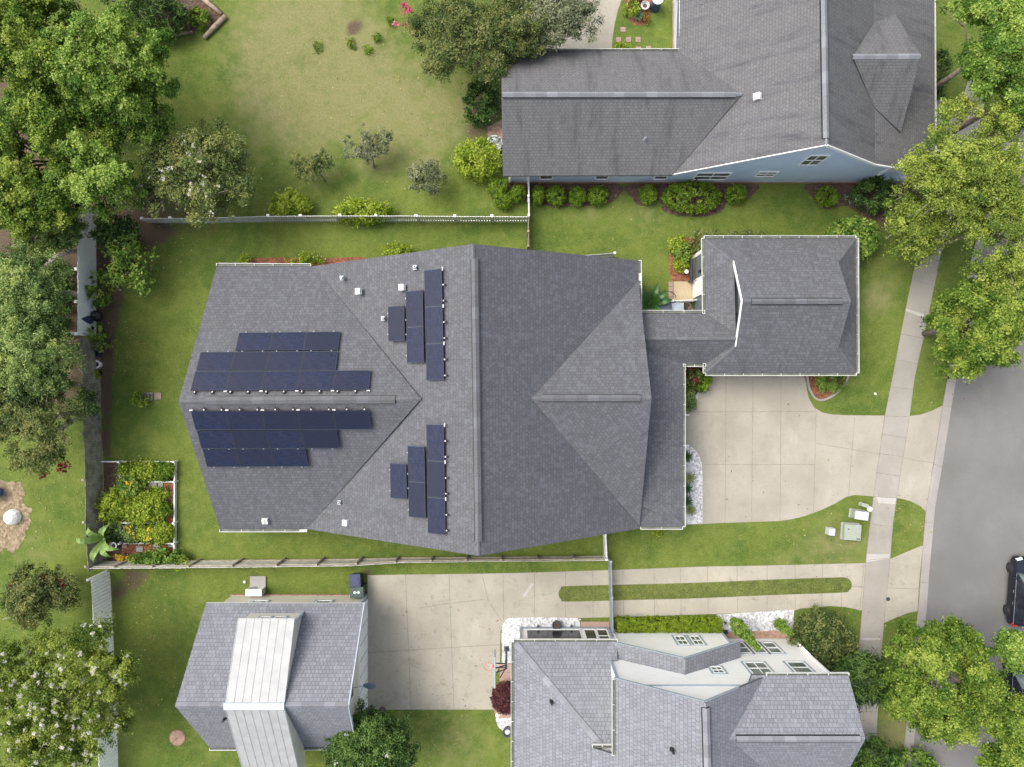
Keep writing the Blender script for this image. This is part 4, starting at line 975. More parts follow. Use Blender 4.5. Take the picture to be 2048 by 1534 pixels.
# picket fence top
pk = [(300, 446, 1.1), (420, 446, 1.25), (560, 444, 1.5), (660, 444, 1.6), (820, 444, 1.6), (913, 445, 1.6), (985, 445, 1.55), (1057, 445, 1.5)]
root = thing('picket_fence', 'white picket fence between the dry back yard and the narrow green side lawn', 'fence', W(680, 440))
mb = MB(); mr_ = MB()
for i in range(len(pk) - 1):
    a, b = W(*pk[i][:2]), W(*pk[i + 1][:2]); L = (b - a).length; d = (b - a) / L; n = int(L / .15)
    for k in range(n):
        p = a + d * (k + .5) * L / n; hh = pk[i][2] + (pk[i + 1][2] - pk[i][2]) * k / n
        mb.box(p + Vector((0, 0, hh / 2)), (.095, .022, hh), math.atan2(d.y, d.x)); 
    for f in (.2, .85): mr_.bar(a + Vector((0, .04, pk[i][2] * f)), b + Vector((0, .04, pk[i + 1][2] * f)), .04, .09)
mb.build('pickets', M['lattice'], root); mr_.build('rails', M['white'], root)
for (x, y, h) in ((300, 444, 1.0), (355, 443, 1.0), (420, 443, 1.1), (480, 442, 1.2), (550, 441, 1.3), (613, 441, 1.3), (690, 441, 1.35), (760, 441, 1.35), (838, 442, 1.4), (913, 443, 1.45), (985, 443, 1.45)):
    p = W(x, y); MB().box(p + Vector((0, 0, h / 2)), (.12, .12, h)).box(p + Vector((0, 0, h)), (.17, .17, .05)).build('post', M['white'], root)
def side_fence(name, label, a, b, h, mat, pmat, posts, w=.05, cat='fence'):
    root = thing(name, label, cat, a); mb = MB(); L = (b - a).length; d = (b - a) / L; n = int(L / .14)
    for k in range(n): mb.box(a + d * (k + .5) * L / n + Vector((0, 0, h / 2)), (.1, .022, h), math.atan2(d.y, d.x))
    for f in (.2, .9): mb.bar(a + Vector((.03, 0, h * f)), b + Vector((.03, 0, h * f)), w, .08)
    mb.build('pickets', mat, root)
    for t in posts:
        p = a.lerp(b, t); MB().box(p + Vector((0, 0, h / 2 + .05)), (.12, .12, h + .1)).build('post', pmat, root)
side_fence('picket_fence', 'short white fence from the picket corner up to the blue house wall', W(1056.5, 440), W(1055.5, 366), 1.3, M['white'], M['white'], (0, .5, 1), .07)
side_fence('picket_fence', 'brown weathered fence from the picket corner down to the grey roof', W(1055.5, 500), W(1055.5, 444), 1.3, M['fence_post'], M['timber'], (0, .5), .05)
side_fence('picket_fence', 'white fence panel between the grey roof and the wooden fence end', W(1206, 1062), W(1208, 1110), 1.1, M['vinyl'], M['white'], (0, 1), .08)
side_fence('gate', 'pale blue metal gate across the neighbour driveway', W(1216, 1113), W(1220, 1252), 1.25, M['dull_metal'], M['steel'], (0, .5, 1), .06, 'gate')
side_fence('picket_fence', 'grey white fence panel tucked against the top edge of the main roof', W(1128, 521), W(1223, 514), 1.35, M['lattice'], M['vinyl'], (0, .18, 1))
side_fence('picket_fence', 'low white picket screen along the tan patio hiding the bins', W(1338, 605), W(1392, 603), .95, M['white'], M['white'], (0, 1))

# ------------------------------------------------------------------ trees: upper left wood
T = tree
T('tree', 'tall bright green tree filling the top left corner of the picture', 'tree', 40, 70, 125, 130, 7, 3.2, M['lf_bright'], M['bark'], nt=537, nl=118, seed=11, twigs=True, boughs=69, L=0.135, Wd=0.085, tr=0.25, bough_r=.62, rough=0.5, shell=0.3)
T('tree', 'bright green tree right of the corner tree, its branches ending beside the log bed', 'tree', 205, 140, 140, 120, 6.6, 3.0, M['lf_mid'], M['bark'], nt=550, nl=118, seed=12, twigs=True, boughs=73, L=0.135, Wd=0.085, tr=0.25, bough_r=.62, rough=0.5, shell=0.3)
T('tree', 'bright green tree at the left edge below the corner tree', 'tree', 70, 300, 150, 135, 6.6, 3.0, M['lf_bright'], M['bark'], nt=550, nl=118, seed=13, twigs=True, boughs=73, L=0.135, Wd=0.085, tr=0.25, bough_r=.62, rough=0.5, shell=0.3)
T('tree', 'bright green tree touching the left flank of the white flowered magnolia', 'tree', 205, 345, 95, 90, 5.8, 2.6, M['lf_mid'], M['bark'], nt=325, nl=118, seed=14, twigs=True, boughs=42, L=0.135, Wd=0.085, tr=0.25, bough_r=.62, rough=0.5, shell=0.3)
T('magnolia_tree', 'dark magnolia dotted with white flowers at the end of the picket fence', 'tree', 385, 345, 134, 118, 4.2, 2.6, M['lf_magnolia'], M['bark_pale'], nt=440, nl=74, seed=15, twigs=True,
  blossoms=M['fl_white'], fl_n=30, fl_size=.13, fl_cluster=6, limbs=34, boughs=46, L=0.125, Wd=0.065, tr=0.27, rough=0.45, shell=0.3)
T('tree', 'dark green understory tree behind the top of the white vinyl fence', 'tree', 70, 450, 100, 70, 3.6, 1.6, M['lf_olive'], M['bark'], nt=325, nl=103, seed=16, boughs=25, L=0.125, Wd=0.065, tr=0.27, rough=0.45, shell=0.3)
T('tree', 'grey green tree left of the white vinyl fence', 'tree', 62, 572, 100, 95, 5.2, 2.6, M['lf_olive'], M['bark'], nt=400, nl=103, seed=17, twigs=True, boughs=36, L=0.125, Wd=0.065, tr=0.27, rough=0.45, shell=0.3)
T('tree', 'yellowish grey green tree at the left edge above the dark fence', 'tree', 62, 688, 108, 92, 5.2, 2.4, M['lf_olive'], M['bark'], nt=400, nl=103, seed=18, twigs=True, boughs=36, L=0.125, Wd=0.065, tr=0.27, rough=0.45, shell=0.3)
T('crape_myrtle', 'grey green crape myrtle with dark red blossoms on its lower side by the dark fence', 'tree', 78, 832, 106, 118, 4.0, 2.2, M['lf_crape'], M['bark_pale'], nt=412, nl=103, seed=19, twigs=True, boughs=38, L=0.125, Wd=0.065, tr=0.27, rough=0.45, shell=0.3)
rb_ = np.random.default_rng(5)
def sprays(root, pts, mat, r=.35, z=3.6, n=40, size=.13):
    tc = np.array([W(x, y, z) for x, y in pts]); d = unit(rb_.normal(0, .4, tc.shape) + np.array([0, 0, 1]))
    P, Q, Tt = scatter(rb_, tc, d, n, size, size * .8, r, .8, .5, .4); leaves_mesh('blossoms', P, Q, Tt, mat, root)
sprays(D.objects['crape_myrtle'], [(86, 950), (82, 940), (120, 932), (126, 938), (93, 895), (75, 930), (134, 930)], M['fl_red'], .28, 3.2)
T('sapling', 'loose leafy sapling right of the white vinyl fence', 'small tree', 262, 530, 48, 56, 1.8, 1.2, M['lf_mid'], M['bark'], nt=60, nl=34, L=.2, Wd=.11, tr=.32, seed=21, rough=.5, shell=.2)
T('sapling', 'small dark sapling in the corner where the picket and vinyl fences meet', 'small tree', 232, 462, 48, 34, 2.0, 1.0, M['lf_dark'], M['bark'], nt=60, nl=36, L=.2, Wd=.11, tr=.3, seed=22, rough=.5, shell=.2)
ground_bush('shrub', 'glossy green shrub against the middle of the white vinyl fence', 'shrub', 200, 578, 20, 36, 1.5, M['lf_mid'], 23, nt=60, nl=34, L=.13, Wd=.08, rough=.3)
ground_bush('shrub', 'yellow green shrub at the joint of the white and dark fences', 'shrub', 190, 664, 22, 16, 1.5, M['lf_mid'], 24, nt=40, nl=30, L=.13, Wd=.08, rough=.3)
ground_bush('shrub', 'low green ivy trailing on the foot of the dark fence', 'shrub', 198, 690, 22, 12, .9, M['lf_olive'], 25, nt=30, nl=30, L=.12, Wd=.08, rough=.3)
T('tree', 'mid green tree in the gap between the top left corner and the left edge', 'tree', 120, 215, 110, 100, 5.4, 2.2, M['lf_mid'], M['bark'], nt=420, nl=110, seed=191, boughs=54, L=.135, Wd=.085, tr=.25, bough_r=.62, rough=.45, shell=.3)
T('tree', 'bright green tree on the left edge level with the picket fence', 'tree', 35, 405, 110, 75, 5.6, 2.0, M['lf_bright'], M['bark'], nt=360, nl=110, seed=192, boughs=45, L=.135, Wd=.085, tr=.25, bough_r=.62, rough=.45, shell=.3)
T('tree', 'bright green tree reaching the white flowered magnolia from above', 'tree', 265, 225, 80, 70, 5.2, 2.0, M['lf_mid'], M['bark'], nt=280, nl=110, seed=193, boughs=36, L=.135, Wd=.085, tr=.25, bough_r=.62, rough=.45, shell=.3)
T('tree', 'grey green tree at the left edge beside the dark fence middle', 'tree', 40, 765, 100, 70, 4.4, 2.0, M['lf_olive'], M['bark'], nt=320, nl=95, seed=194, boughs=28, L=.125, Wd=.07, tr=.27, rough=.45, shell=.3)
T('tree', 'grey green tree between the two left edge trees by the vinyl fence', 'tree', 30, 630, 80, 60, 4.6, 2.0, M['lf_olive'], M['bark'], nt=260, nl=95, seed=195, boughs=24, L=.125, Wd=.07, tr=.27, rough=.45, shell=.3)
ground_bush('ground_cover', 'dark low undergrowth in the shade left of the white vinyl fence', 'undergrowth', 100, 585, 48, 95, .9, M['lf_dark'], 198, nt=200, nl=40, L=.16, Wd=.09, tr=.3, rough=.4, shell=.2)
# log bed, top
ground_bush('shrub', 'tall dark green grassy clump inside the log edged bed', 'shrub', 305, 30, 62, 36, 2.2, M['lf_dark'], 26, nt=110, nl=40, L=.34, Wd=.06, tr=.3, rough=.4)
ground_bush('shrub', 'small bright green bush in the log edged bed', 'shrub', 399, 36, 17, 20, .8, M['lf_box'], 27, nt=50, nl=30, L=.12)
ground_bush('shrub', 'dark green bush at the top edge beside the wood', 'shrub', 250, 0, 50, 26, 2.0, M['lf_olive'], 28, nt=70, nl=40, L=.18, rough=.4)
def log(a, b, r, label):
    p, q = W(*a, r), W(*b, r); o = MB().tube([p, p.lerp(q, .5) + Vector((0, 0, .02)), q], [r, r * 1.05, r * .9], 10).build('log', M['timber'], None, True)
    tag(o, label, 'log', 'logs edging the top bed')
log((402, -6), (443, 28), .14, 'short weathered log running up to the top edge of the photo'); log((451, 32), (408, 76), .15, 'pale thick log at the right corner of the bed'); log((300, 80), (385, 64), .1, 'thin brown log along the lower side of the bed')
# crape myrtle, top centre
T('crape_myrtle', 'wide crape myrtle overhanging the blue house roof and the dry lawn', 'tree', 948, 75, 152, 100, 4.2, 2.0, M['lf_crape'], M['bark_pale'], nt=700, nl=103, seed=31, twigs=True, limbs=34, boughs=63, L=0.125, Wd=0.065, tr=0.27, rough=0.45, shell=0.3)
sprays(D.objects['crape_myrtle.001'], [(820, 22), (808, 10), (790, 48), (815, 50), (905, 14), (812, 18), (900, 0)], M['fl_pink'], .22, 3.8)
T('crape_myrtle', 'greyish crape myrtle limb spreading over the rear driveway', 'tree', 1090, 42, 105, 66, 4.0, 1.5, M['lf_grey'], M['bark_pale'], nt=275, nl=103, seed=32, twigs=True, boughs=28, L=0.125, Wd=0.065, tr=0.27, rough=0.45, shell=0.3)
ground_bush('holly_shrub', 'dark glossy shrub below the crape myrtle at the roof corner', 'shrub', 962, 203, 30, 40, 2.4, M['lf_dark'], 33, nt=120, nl=46, L=.17, Wd=.09, tr=.22, rough=.35)
for i, (x, y, rx, ry, lb) in enumerate(((625, 332, 48, 36, 'sparse grey leaved small tree on the lawn, the left one of three'), (735, 296, 58, 54, 'sparse grey leaved small tree on the lawn, the tallest and topmost of three'), (852, 358, 50, 38, 'sparse grey leaved small tree on the lawn, the right one near the lime bush'))):
    T('small_tree', lb, 'small tree', x, y, rx, ry, 1.6, .9, M['lf_grey'] if i else M['lf_crape'], M['bark_pale'], nt=120, nl=34, L=.11, Wd=.06, tr=.17, seed=40 + i, shell=.15, rough=.6, boughs=16, bough_r=.42, group='sparse small trees on the dry lawn', base=[(650, 362), (748, 334), (838, 376)][i], limbs=22, trunk_r=.05)
ground_bush('shrub', 'large lime green shrub left of the blue house gable end', 'shrub', 955, 319, 47, 34, 1.9, M['lf_lime'], 44, nt=130, nl=44, L=.17, Wd=.075, tr=.24, rough=.25)
for i, (x, y) in enumerate(((636, 92), (704, 88), (737, 98), (754, 74), (783, 42))):
    ground_bush('weed', 'small green weed tuft on the dry lawn, ' + ('furthest left of the upper row', 'left of the middle pair', 'right of the middle pair', 'upper right of the row', 'beside the pink crape blossoms')[i], 'weed', x, y, 8 if i < 5 else 6, 9 if i < 5 else 5, .25, M['lf_box'] if i < 5 else M['lf_dark'], 50 + i, nt=10, nl=14, L=.16, Wd=.05, tr=.16, rough=.5, group='weeds in the dry lawn')
# vines over the picket fence
ground_bush('climber', 'lime green climbing plant sprawling over the left part of the picket fence', 'climbing plant', 582, 410, 38, 24, 1.5, M['lf_lime'], 60, nt=90, nl=40, L=.15, Wd=.07, tr=.22, rough=.4)
ground_bush('climber', 'wide lime green climbing plant on the picket fence below the middle small tree', 'climbing plant', 730, 424, 64, 22, 1.5, M['lf_lime'], 61, nt=130, nl=40, L=.15, Wd=.07, tr=.22, rough=.45)
ground_bush('shrub', 'yellow green seedling at the top left corner of the grey roof', 'shrub', 489, 521, 13, 10, .7, M['lf_lime'], 62, nt=18, nl=20, L=.14, tr=.16, rough=.4)
ground_bush('shrub', 'lime green bush at the top edge of the grey roof', 'shrub', 798, 502, 30, 13, 1.0, M['lf_lime'], 63, nt=44, nl=34, L=.13, tr=.16, rough=.3)
ground_bush('shrub', 'thin tangled vegetable vine in the red mulch along the grey roof', 'shrub', 612, 520, 42, 13, .8, M['lf_garden'], 64, nt=40, nl=22, L=.13, tr=.2, rough=.5, shell=.2)
# clipped round shrubs below the blue house
for i, (x, y, rx, ry, lb) in enumerate(((996, 376, 18, 17, 'left of the white fence, the upper of three'), (1007, 401, 18, 15, 'left of the white fence, the lowest of three'), (1036, 388, 13, 14, 'just left of the white fence'), (1076, 391, 10, 16, 'small and just right of the white fence'), (1112, 392, 18, 18, 'second to the right of the white fence'), (1155, 393, 15, 16, 'third to the right of the white fence'), (1195, 391, 17, 18, 'fourth to the right of the white fence'),
                            (1297, 389, 15, 17, 'left of the big oval shrub'), (1472, 389, 18, 17, 'right of the big oval shrub'), (1653, 393, 20, 18, 'alone near the white pedestal'))):
    ground_bush('round_shrub', 'round clipped shrub, ' + lb, 'shrub', x, y, rx, ry, 1.0, M['lf_box'], 70 + i, nt=120, nl=34, L=.085, Wd=.055, tr=.11, rough=.08, shell=.85, group='round clipped shrubs along the blue house')
ground_bush('oval_shrub', 'big oval clipped dark green shrub under the blue house windows', 'shrub', 1383, 394, 58, 30, 1.3, M['lf_box'], 82, nt=330, nl=34, L=.085, Wd=.055, tr=.12, rough=.06, shell=.85)
ground_bush('shrub', 'dark glossy shrub by the blue house side porch', 'shrub', 1748, 388, 38, 32, 1.7, M['lf_dark'], 83, nt=130, nl=40, L=.15, Wd=.08, tr=.2, rough=.25)
# right hand trees
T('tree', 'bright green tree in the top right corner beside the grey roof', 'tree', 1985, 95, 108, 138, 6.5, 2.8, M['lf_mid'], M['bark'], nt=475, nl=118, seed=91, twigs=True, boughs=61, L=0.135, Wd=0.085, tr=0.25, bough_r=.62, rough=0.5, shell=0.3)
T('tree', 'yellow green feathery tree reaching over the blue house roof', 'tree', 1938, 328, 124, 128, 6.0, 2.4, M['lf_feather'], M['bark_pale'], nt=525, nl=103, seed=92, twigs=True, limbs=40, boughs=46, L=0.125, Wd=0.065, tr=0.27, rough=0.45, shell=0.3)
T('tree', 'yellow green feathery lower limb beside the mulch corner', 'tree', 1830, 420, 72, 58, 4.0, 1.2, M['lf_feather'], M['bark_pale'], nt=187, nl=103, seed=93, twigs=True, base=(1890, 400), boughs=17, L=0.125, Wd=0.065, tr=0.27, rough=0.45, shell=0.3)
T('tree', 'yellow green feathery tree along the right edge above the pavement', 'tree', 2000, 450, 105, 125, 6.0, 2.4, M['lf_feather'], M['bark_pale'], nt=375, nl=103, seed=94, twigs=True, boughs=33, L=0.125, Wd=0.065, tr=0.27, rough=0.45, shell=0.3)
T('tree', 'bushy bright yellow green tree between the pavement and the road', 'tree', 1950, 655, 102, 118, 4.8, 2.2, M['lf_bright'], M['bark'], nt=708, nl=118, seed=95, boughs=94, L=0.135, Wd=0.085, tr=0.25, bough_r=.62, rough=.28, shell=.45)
T('tree', 'olive branch hanging over the pavement under the feathery tree', 'tree', 1838, 478, 58, 56, 3.4, 1.0, M['lf_feather'], M['bark_pale'], nt=70, nl=46, L=.18, Wd=.075, tr=.36, seed=96, rough=.5, base=(1870, 450), shell=.2)
ground_bush('shrub', 'dark round shrub by the top right of the grey roof', 'shrub', 1877, 140, 14, 42, 1.6, M['lf_dark'], 97, nt=60, nl=36, L=.14, tr=.2)
ground_bush('shrub', 'lush green broad leaved shrub at the garage roof corner', 'shrub', 1702, 478, 46, 42, 2.0, M['lf_mid'], 98, nt=90, nl=44, L=.22, Wd=.11, tr=.28, rough=.4)
T('tree', 'leafy green tree at the right edge below the top right corner tree', 'tree', 2035, 190, 75, 90, 6.2, 2.4, M['lf_mid'], M['bark'], nt=320, nl=110, seed=196, boughs=42, L=.135, Wd=.085, tr=.25, bough_r=.62, rough=.45, shell=.3)
T('tree', 'small green tree filling the right edge above the bright street tree', 'tree', 2040, 560, 60, 70, 5.0, 2.0, M['lf_mid'], M['bark'], nt=240, nl=110, seed=197, boughs=30, L=.135, Wd=.085, tr=.25, bough_r=.62, rough=.45, shell=.3)
# shrubs at the tan patio
ground_bush('shrub', 'yellow green shrub at the top of the red mulch bed', 'shrub', 1353, 487, 15, 17, .8, M['lf_lime'], 101, nt=44, nl=34, L=.1, tr=.14)
ground_bush('shrub', 'bright mid green shrub in the middle of the red mulch bed', 'shrub', 1367, 507, 18, 16, 1.0, M['lf_mid'], 102, nt=60, nl=34, L=.1, tr=.14)
ground_bush('shrub', 'small lime green shrub nearest the tan patio', 'shrub', 1362, 529, 14, 13, .8, M['lf_lime'], 103, nt=44, nl=34, L=.09, tr=.13)
ground_bush('shrub', 'grey brown leafed shrub at the left corner of the garage roof', 'shrub', 1398, 484, 14, 20, 1.2, M['lf_magnolia'], 104, nt=60, nl=34, L=.09, tr=.13)
for i, x in enumerate((1428, 1466, 1494, 1520)):
    ground_bush('shrub', 'low dull shrub behind the top gutter of the garage, ' + ORD[i] + ' from the left', 'shrub', x, 473 + i % 2, 15 if i < 2 else 11, 9, .9, M['lf_magnolia'], 105 + i, nt=30, nl=24, L=.09, tr=.12, group='low shrubs along the garage wall')
rosette('banana_plant', 'dark green banana plant between the grey roof and the patio', 1294, 612, 1.45, 9, M['banana_dark'], 110, h=1.7, wid=.2, droop=.35, parts=True, rib=M['lf_banana'])
ground_bush('shrub', 'dark tangled shrub under the breezeway gutter beside the banana plant', 'shrub', 1300, 608, 22, 16, 1.0, M['lf_dark'], 111, nt=40, nl=26, L=.22, Wd=.07, tr=.25, rough=.5)
# front shrubs
ground_bush('shrub', 'dark shrub with red leaves in the recess beside the garage', 'shrub', 1381, 752, 18, 22, 1.2, M['lf_olive'], 112, nt=60, nl=36, L=.13, tr=.16, rough=.4)
sprays(D.objects[[o.name for o in D.objects if o.get('label', '').startswith('dark shrub with red')][0]], [(1388, 757), (1392, 760), (1372, 749), (1382, 738)], M['fl_red'], .2, 1.2, 24)
ground_bush('shrub', 'bright green bush at the driveway edge below the garage gutter corner', 'shrub', 1404, 763, 15, 17, 1.2, M['lf_box'], 113, nt=56, nl=36, L=.12, tr=.15, rough=.3)
ground_bush('shrub', 'mixed green shrub along the porch gutter above the downspout', 'shrub', 1376, 800, 13, 28, 1.0, M['lf_olive'], 114, nt=60, nl=36, L=.12, tr=.15, rough=.35)
ground_bush('shrub', 'leafy shrub inside the curved kerbed bed by the driveway', 'shrub', 1660, 762, 26, 20, .9, M['lf_mid'], 115, nt=70, nl=36, L=.17, Wd=.05, tr=.2, rough=.35)
ed = [W(*p) for p in smoothpts([(1613, 748), (1617, 775), (1630, 797), (1648, 799), (1672, 786), (1690, 765), (1696, 746)], 5, False)]
mb = MB()
for a_, b_ in zip(ed[:-1], ed[1:]): mb.bar(a_ + Vector((0, 0, .06)), b_ + Vector((0, 0, .06)), .13, .12)
struct(mb.build('bed_edging', M['walk']))
yl = ('topmost', 'second from the top', 'third from the top', 'fourth from the top', 'lowest and lightest')
for i, (x, y, r) in enumerate(((1371, 912, .45), (1376, 955, .5), (1371, 975, .45), (1371, 1000, .5), (1378, 1018, .42))):
    rosette('yucca', 'spiky plant in the white gravel beside the porch gutter, ' + yl[i], x, y, r, 22, M['yucca'] if i in (1, 4) else M['sago'], 120 + i, h=.45, wid=.03, group='spiky plants in the porch gravel')
ground_bush('shrub', 'small yellow green shrub below the porch corner gutter', 'shrub', 1315, 1061, 12, 8, .6, M['lf_lime'], 126, nt=20, nl=24, L=.14, Wd=.04, tr=.16)
# ------------------------------------------------------------------ vegetable garden
root = thing('raised_bed', 'white framed vegetable garden with crops against the dark fence', 'garden bed', W(300, 1000)); 
mb = MB()
for a, b in (((203, 923), (351, 923)), ((351, 923), (350, 1105)), ((241, 966), (241, 923)), ((296, 963), (351, 963)), ((242, 1086), (351, 1086)), ((243, 1045), (318, 1045)), ((242, 1045), (242, 1086))):
    mb.bar(W(*a, .16), W(*b, .16), .06, .3)
mb.build('frame', M['white'], root)
mb = MB()
for x, y in ((351, 923), (351, 963), (350, 1045), (350, 1086), (241, 923), (242, 1086)): mb.box(W(x, y, .3), (.1, .1, .6))
mb.build('corner_post', M['white'], root)
mb = MB()
for a, b, z0, z1 in (((250, 928), (262, 920), .2, 1.3), ((285, 980), (303, 974), .2, 1.2), ((287, 1088), (306, 1079), .2, 1.2), ((330, 1036), (347, 1028), .2, 1.2), ((318, 982), (338, 979), .3, .9)): mb.bar(W(*a, z0), W(*b, z1), .05, .05)
mb.build('stake', M['black'], root)
gp = [(283, 940, 44, 18, .8, 'lush green crop row along the top of the garden', 'lf_garden'), (330, 944, 20, 18, .7, 'dense low green crop in the top right garden corner', 'lf_box'), (262, 972, 22, 22, .9, 'tall leafy crop with yellow squash blossoms', 'lf_mid'),
      (228, 1012, 27, 27, 1.1, 'pale green tangled crop nearest the dark fence', 'lf_garden'), (288, 1018, 42, 26, 1.0, 'pale lime crop sprawling in the centre of the garden', 'lf_garden'), (311, 991, 26, 12, .9, 'lime crop strip above the dark paved square', 'lf_lime'), (329, 1019, 12, 10, .8, 'bright round green herb in a pot near the right frame', 'lf_box'),
      (262, 1066, 22, 18, .8, 'darker leafy crop in the bottom left of the garden', 'lf_olive'), (325, 1064, 27, 22, .9, 'bright crop in the bottom right of the garden', 'lf_garden'), (296, 1068, 20, 16, .8, 'crop with orange flecks between the two bottom crops', 'lf_garden'), (258, 948, 16, 18, .7, 'green crop at the top left garden corner post', 'lf_mid')]
for i, (x, y, rx, ry, h, lb, mt) in enumerate(gp):
    o = ground_bush('vegetable_plant', lb, 'vegetable plant', x, y, rx * (1.15 if i in (3, 4) else .95), ry * (1.1 if i in (3, 4) else .92), h, M[mt], 130 + i, nt=int(rx * ry * .2) + 30, nl=34, L=.12, Wd=.08, tr=.19, rough=.4, shell=.4, group='crops in the vegetable garden')
    if i in (2, 7, 9): sprays(o, [(x + random.uniform(-10, 10), y + random.uniform(-10, 10)) for _ in range(5)], M['fl_yellow'], .12, h + .05, 7, .1)
for i, (x, y, c, s) in enumerate(((307, 969, 'greypaver', .55), (320, 970, 'greypaver', .4), (279, 1098, 'greypaver', .42), (314, 1099, 'greypaver', .42), (314, 1090, 'greypaver', .4), (249, 1092, 'paver', .3), (342, 1090, 'greypaver', .35))):
    tag(MB().box(W(x, y, .035), (s, s * .8, .05)).build('paver', M[c]), 'flat square paver in red mulch of the garden, ' + ('large grey one by the lime crop', 'small one by the upper right frame', 'bottom row middle', 'bottom row right of middle', 'bottom row upper one below the frame', 'pinkish one at the bottom left', 'bottom row far right')[i], 'paver', 'pavers in the vegetable garden')
mb = MB()
for i in range(3):
    for j in range(4): mb.box(W(338 + i * 6.5 - 6, 985 + j * 6.5, .03), (.18, .18, .05))
struct(mb.build('brick_paving', M['brick']))
def pot(label, x, y, r, h, mat, soil='mulch', rim=True, cat='plant pot', plant=None, seed=0, group=None, name='flower_pot'):
    p = W(x, y); root = thing(name, label, cat, p, group); mb = MB()
    mb.lathe(p, [(r * .7, 0), (r * .82, h * .4), (r * .95, h * .9), (r * 1.08, h * .92), (r * 1.08, h), (r * .9, h), (r * .86, h * .82)], 18); mb.build('body', M[mat], root, False)
    MB().lathe(p, [(r * .87, h * .8), (r * .4, h * .83), (0, h * .83)], 14).build('soil', M[soil], root)
    if plant:
        rng = np.random.default_rng(seed); tc = np.array([[p.x, p.y, h + .1]]) + rng.normal(0, r * .5, (14, 3)) * np.array([1, 1, .5]); P, Q, Tt = scatter(rng, tc, unit(rng.normal(0, 1, (14, 3)) + np.array([0, 0, 1])), 16, .12, .07, .12)
        leaves_mesh('foliage', P, Q, Tt, M[plant], root)
    return root
M['bluepot'] = simple('blue glaze', (.05, .10, .26), .25); M['navy'] = simple('navy plastic', (.035, .045, .10), .45); M['terracotta'] = simple('terracotta', (.42, .20, .13), .8)
pot('blue glazed pot among the crops', 314, 1022, .2, .5, 'bluepot'); pot('dark blue pot at the left edge of the photo on wood chips', -2, 984, .42, .6, 'bluepot')
pot('terracotta pot beside the banana plant trunk', 221, 1078, .2, .35, 'terracotta'); pot('grey pot right of the banana plant', 233, 1089, .22, .4, 'steel'); pot('dark pot with a yellow flower at the foot of the grey fence', 250, 1112, .24, .35, 'darkgrey', plant='fl_yellow', seed=3)
pot('round black pot with yellow green plant by the dark fence', 200, 746, .24, .4, 'black', plant='lf_lime', seed=4); pot('round dark pot with a pale grey rim by the dark fence', 200, 729, .24, .42, 'vinyl_cool', 'black'); pot('dark navy bucket above the grey rimmed pot', 200, 708, .22, .5, 'navy', 'black')
pot('big grey round pot in the white gravel by the sunroom', 1113, 1246, .27, .42, 'darkgrey', 'mulch'); pot('dark grey ring pot in gravel by the lower lawn corner', 1015, 1458, .29, .45, 'darkgrey', 'gravel'); pot('white stone pot on the round flower bed', 1288, 17, .25, .4, 'lattice', 'mulch')
pot('oval grey tub half hidden by the blue house roof', 989, 292, .46, .55, 'steel', 'gravel', plant='lf_grey', seed=8)
rosette('banana_plant', 'light green banana plant leaning over the dark fence by the garden', 231, 1069, 1.35, 6, M['banana'], 150, h=2.6, wid=.2, droop=.35, parts=True, rib=M['banana'])
ground_bush('shrub', 'dark broad leaved plant right of the light banana plant', 'shrub', 226, 1064, 14, 16, .8, M['lf_dark'], 151, nt=14, nl=14, L=.35, Wd=.16, tr=.25, rough=.4)
ground_bush('climber', 'green vine growing over the grey wooden fence below the garden', 'climbing plant', 318, 1115, 52, 13, 1.2, M['lf_mid'], 152, nt=80, nl=34, L=.16, Wd=.1, tr=.18, rough=.35)
ground_bush('climber', 'small yellow green vine tip hanging over the grey fence', 'climbing plant', 367, 1128, 9, 12, 1.7, M['lf_garden'], 153, nt=16, nl=22, L=.14, tr=.14, rough=.4)
# potted plant on lawn
p = W(302, 792); tag(MB().box(W(297, 793, .03), (.5, .5, .06)).build('paver', M['greypaver']), 'grey square paver under the potted lawn plant', 'paver'); tag(MB().box(W(316, 792, .03), (.42, .42, .06)).build('paver', M['paver']), 'pink square paver right of the potted lawn plant', 'paver')
pot('dark pot with a leaning plant on the back lawn pavers', 297, 793, .25, .4, 'darkgrey'); ground_bush('shrub', 'yellow green leaves of the lawn plant leaning left of its pot', 'shrub', 281, 798, 15, 13, .8, M['lf_garden'], 154, nt=22, nl=20, L=.12, tr=.16, rough=.5)
# ------------------------------------------------------------------ lower left trees
T('crape_myrtle', 'small crape myrtle with dark red blossoms left of the white board fence', 'tree', 78, 1185, 74, 62, 3.0, 1.5, M['lf_crape'], M['bark_pale'], nt=300, nl=103, seed=160, twigs=True, boughs=28, L=0.125, Wd=0.065, tr=0.27, rough=0.45, shell=0.3)
sprays([o for o in D.objects if o.get('label', '').startswith('small crape myrtle with dark red')][0], [(24, 1172), (26, 1196), (84, 1156), (110, 1190), (25, 1178), (112, 1195), (120, 1168)], M['fl_red'], .24, 3.4)
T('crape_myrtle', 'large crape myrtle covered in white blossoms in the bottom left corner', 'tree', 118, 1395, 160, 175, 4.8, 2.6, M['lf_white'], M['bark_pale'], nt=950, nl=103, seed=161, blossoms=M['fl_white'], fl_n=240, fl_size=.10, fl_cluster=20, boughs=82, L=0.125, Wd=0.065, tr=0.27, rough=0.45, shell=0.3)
T('tree', 'dark green round tree between the cream garage and the concrete pad', 'tree', 742, 1478, 100, 78, 3.6, 2.0, M['lf_dark'], M['bark'], nt=525, nl=103, seed=162, blossoms=M['fl_white'], fl_n=6, fl_cluster=5, fl_size=.14, boughs=41, L=0.125, Wd=0.065, tr=0.27, rough=0.45, shell=0.3)
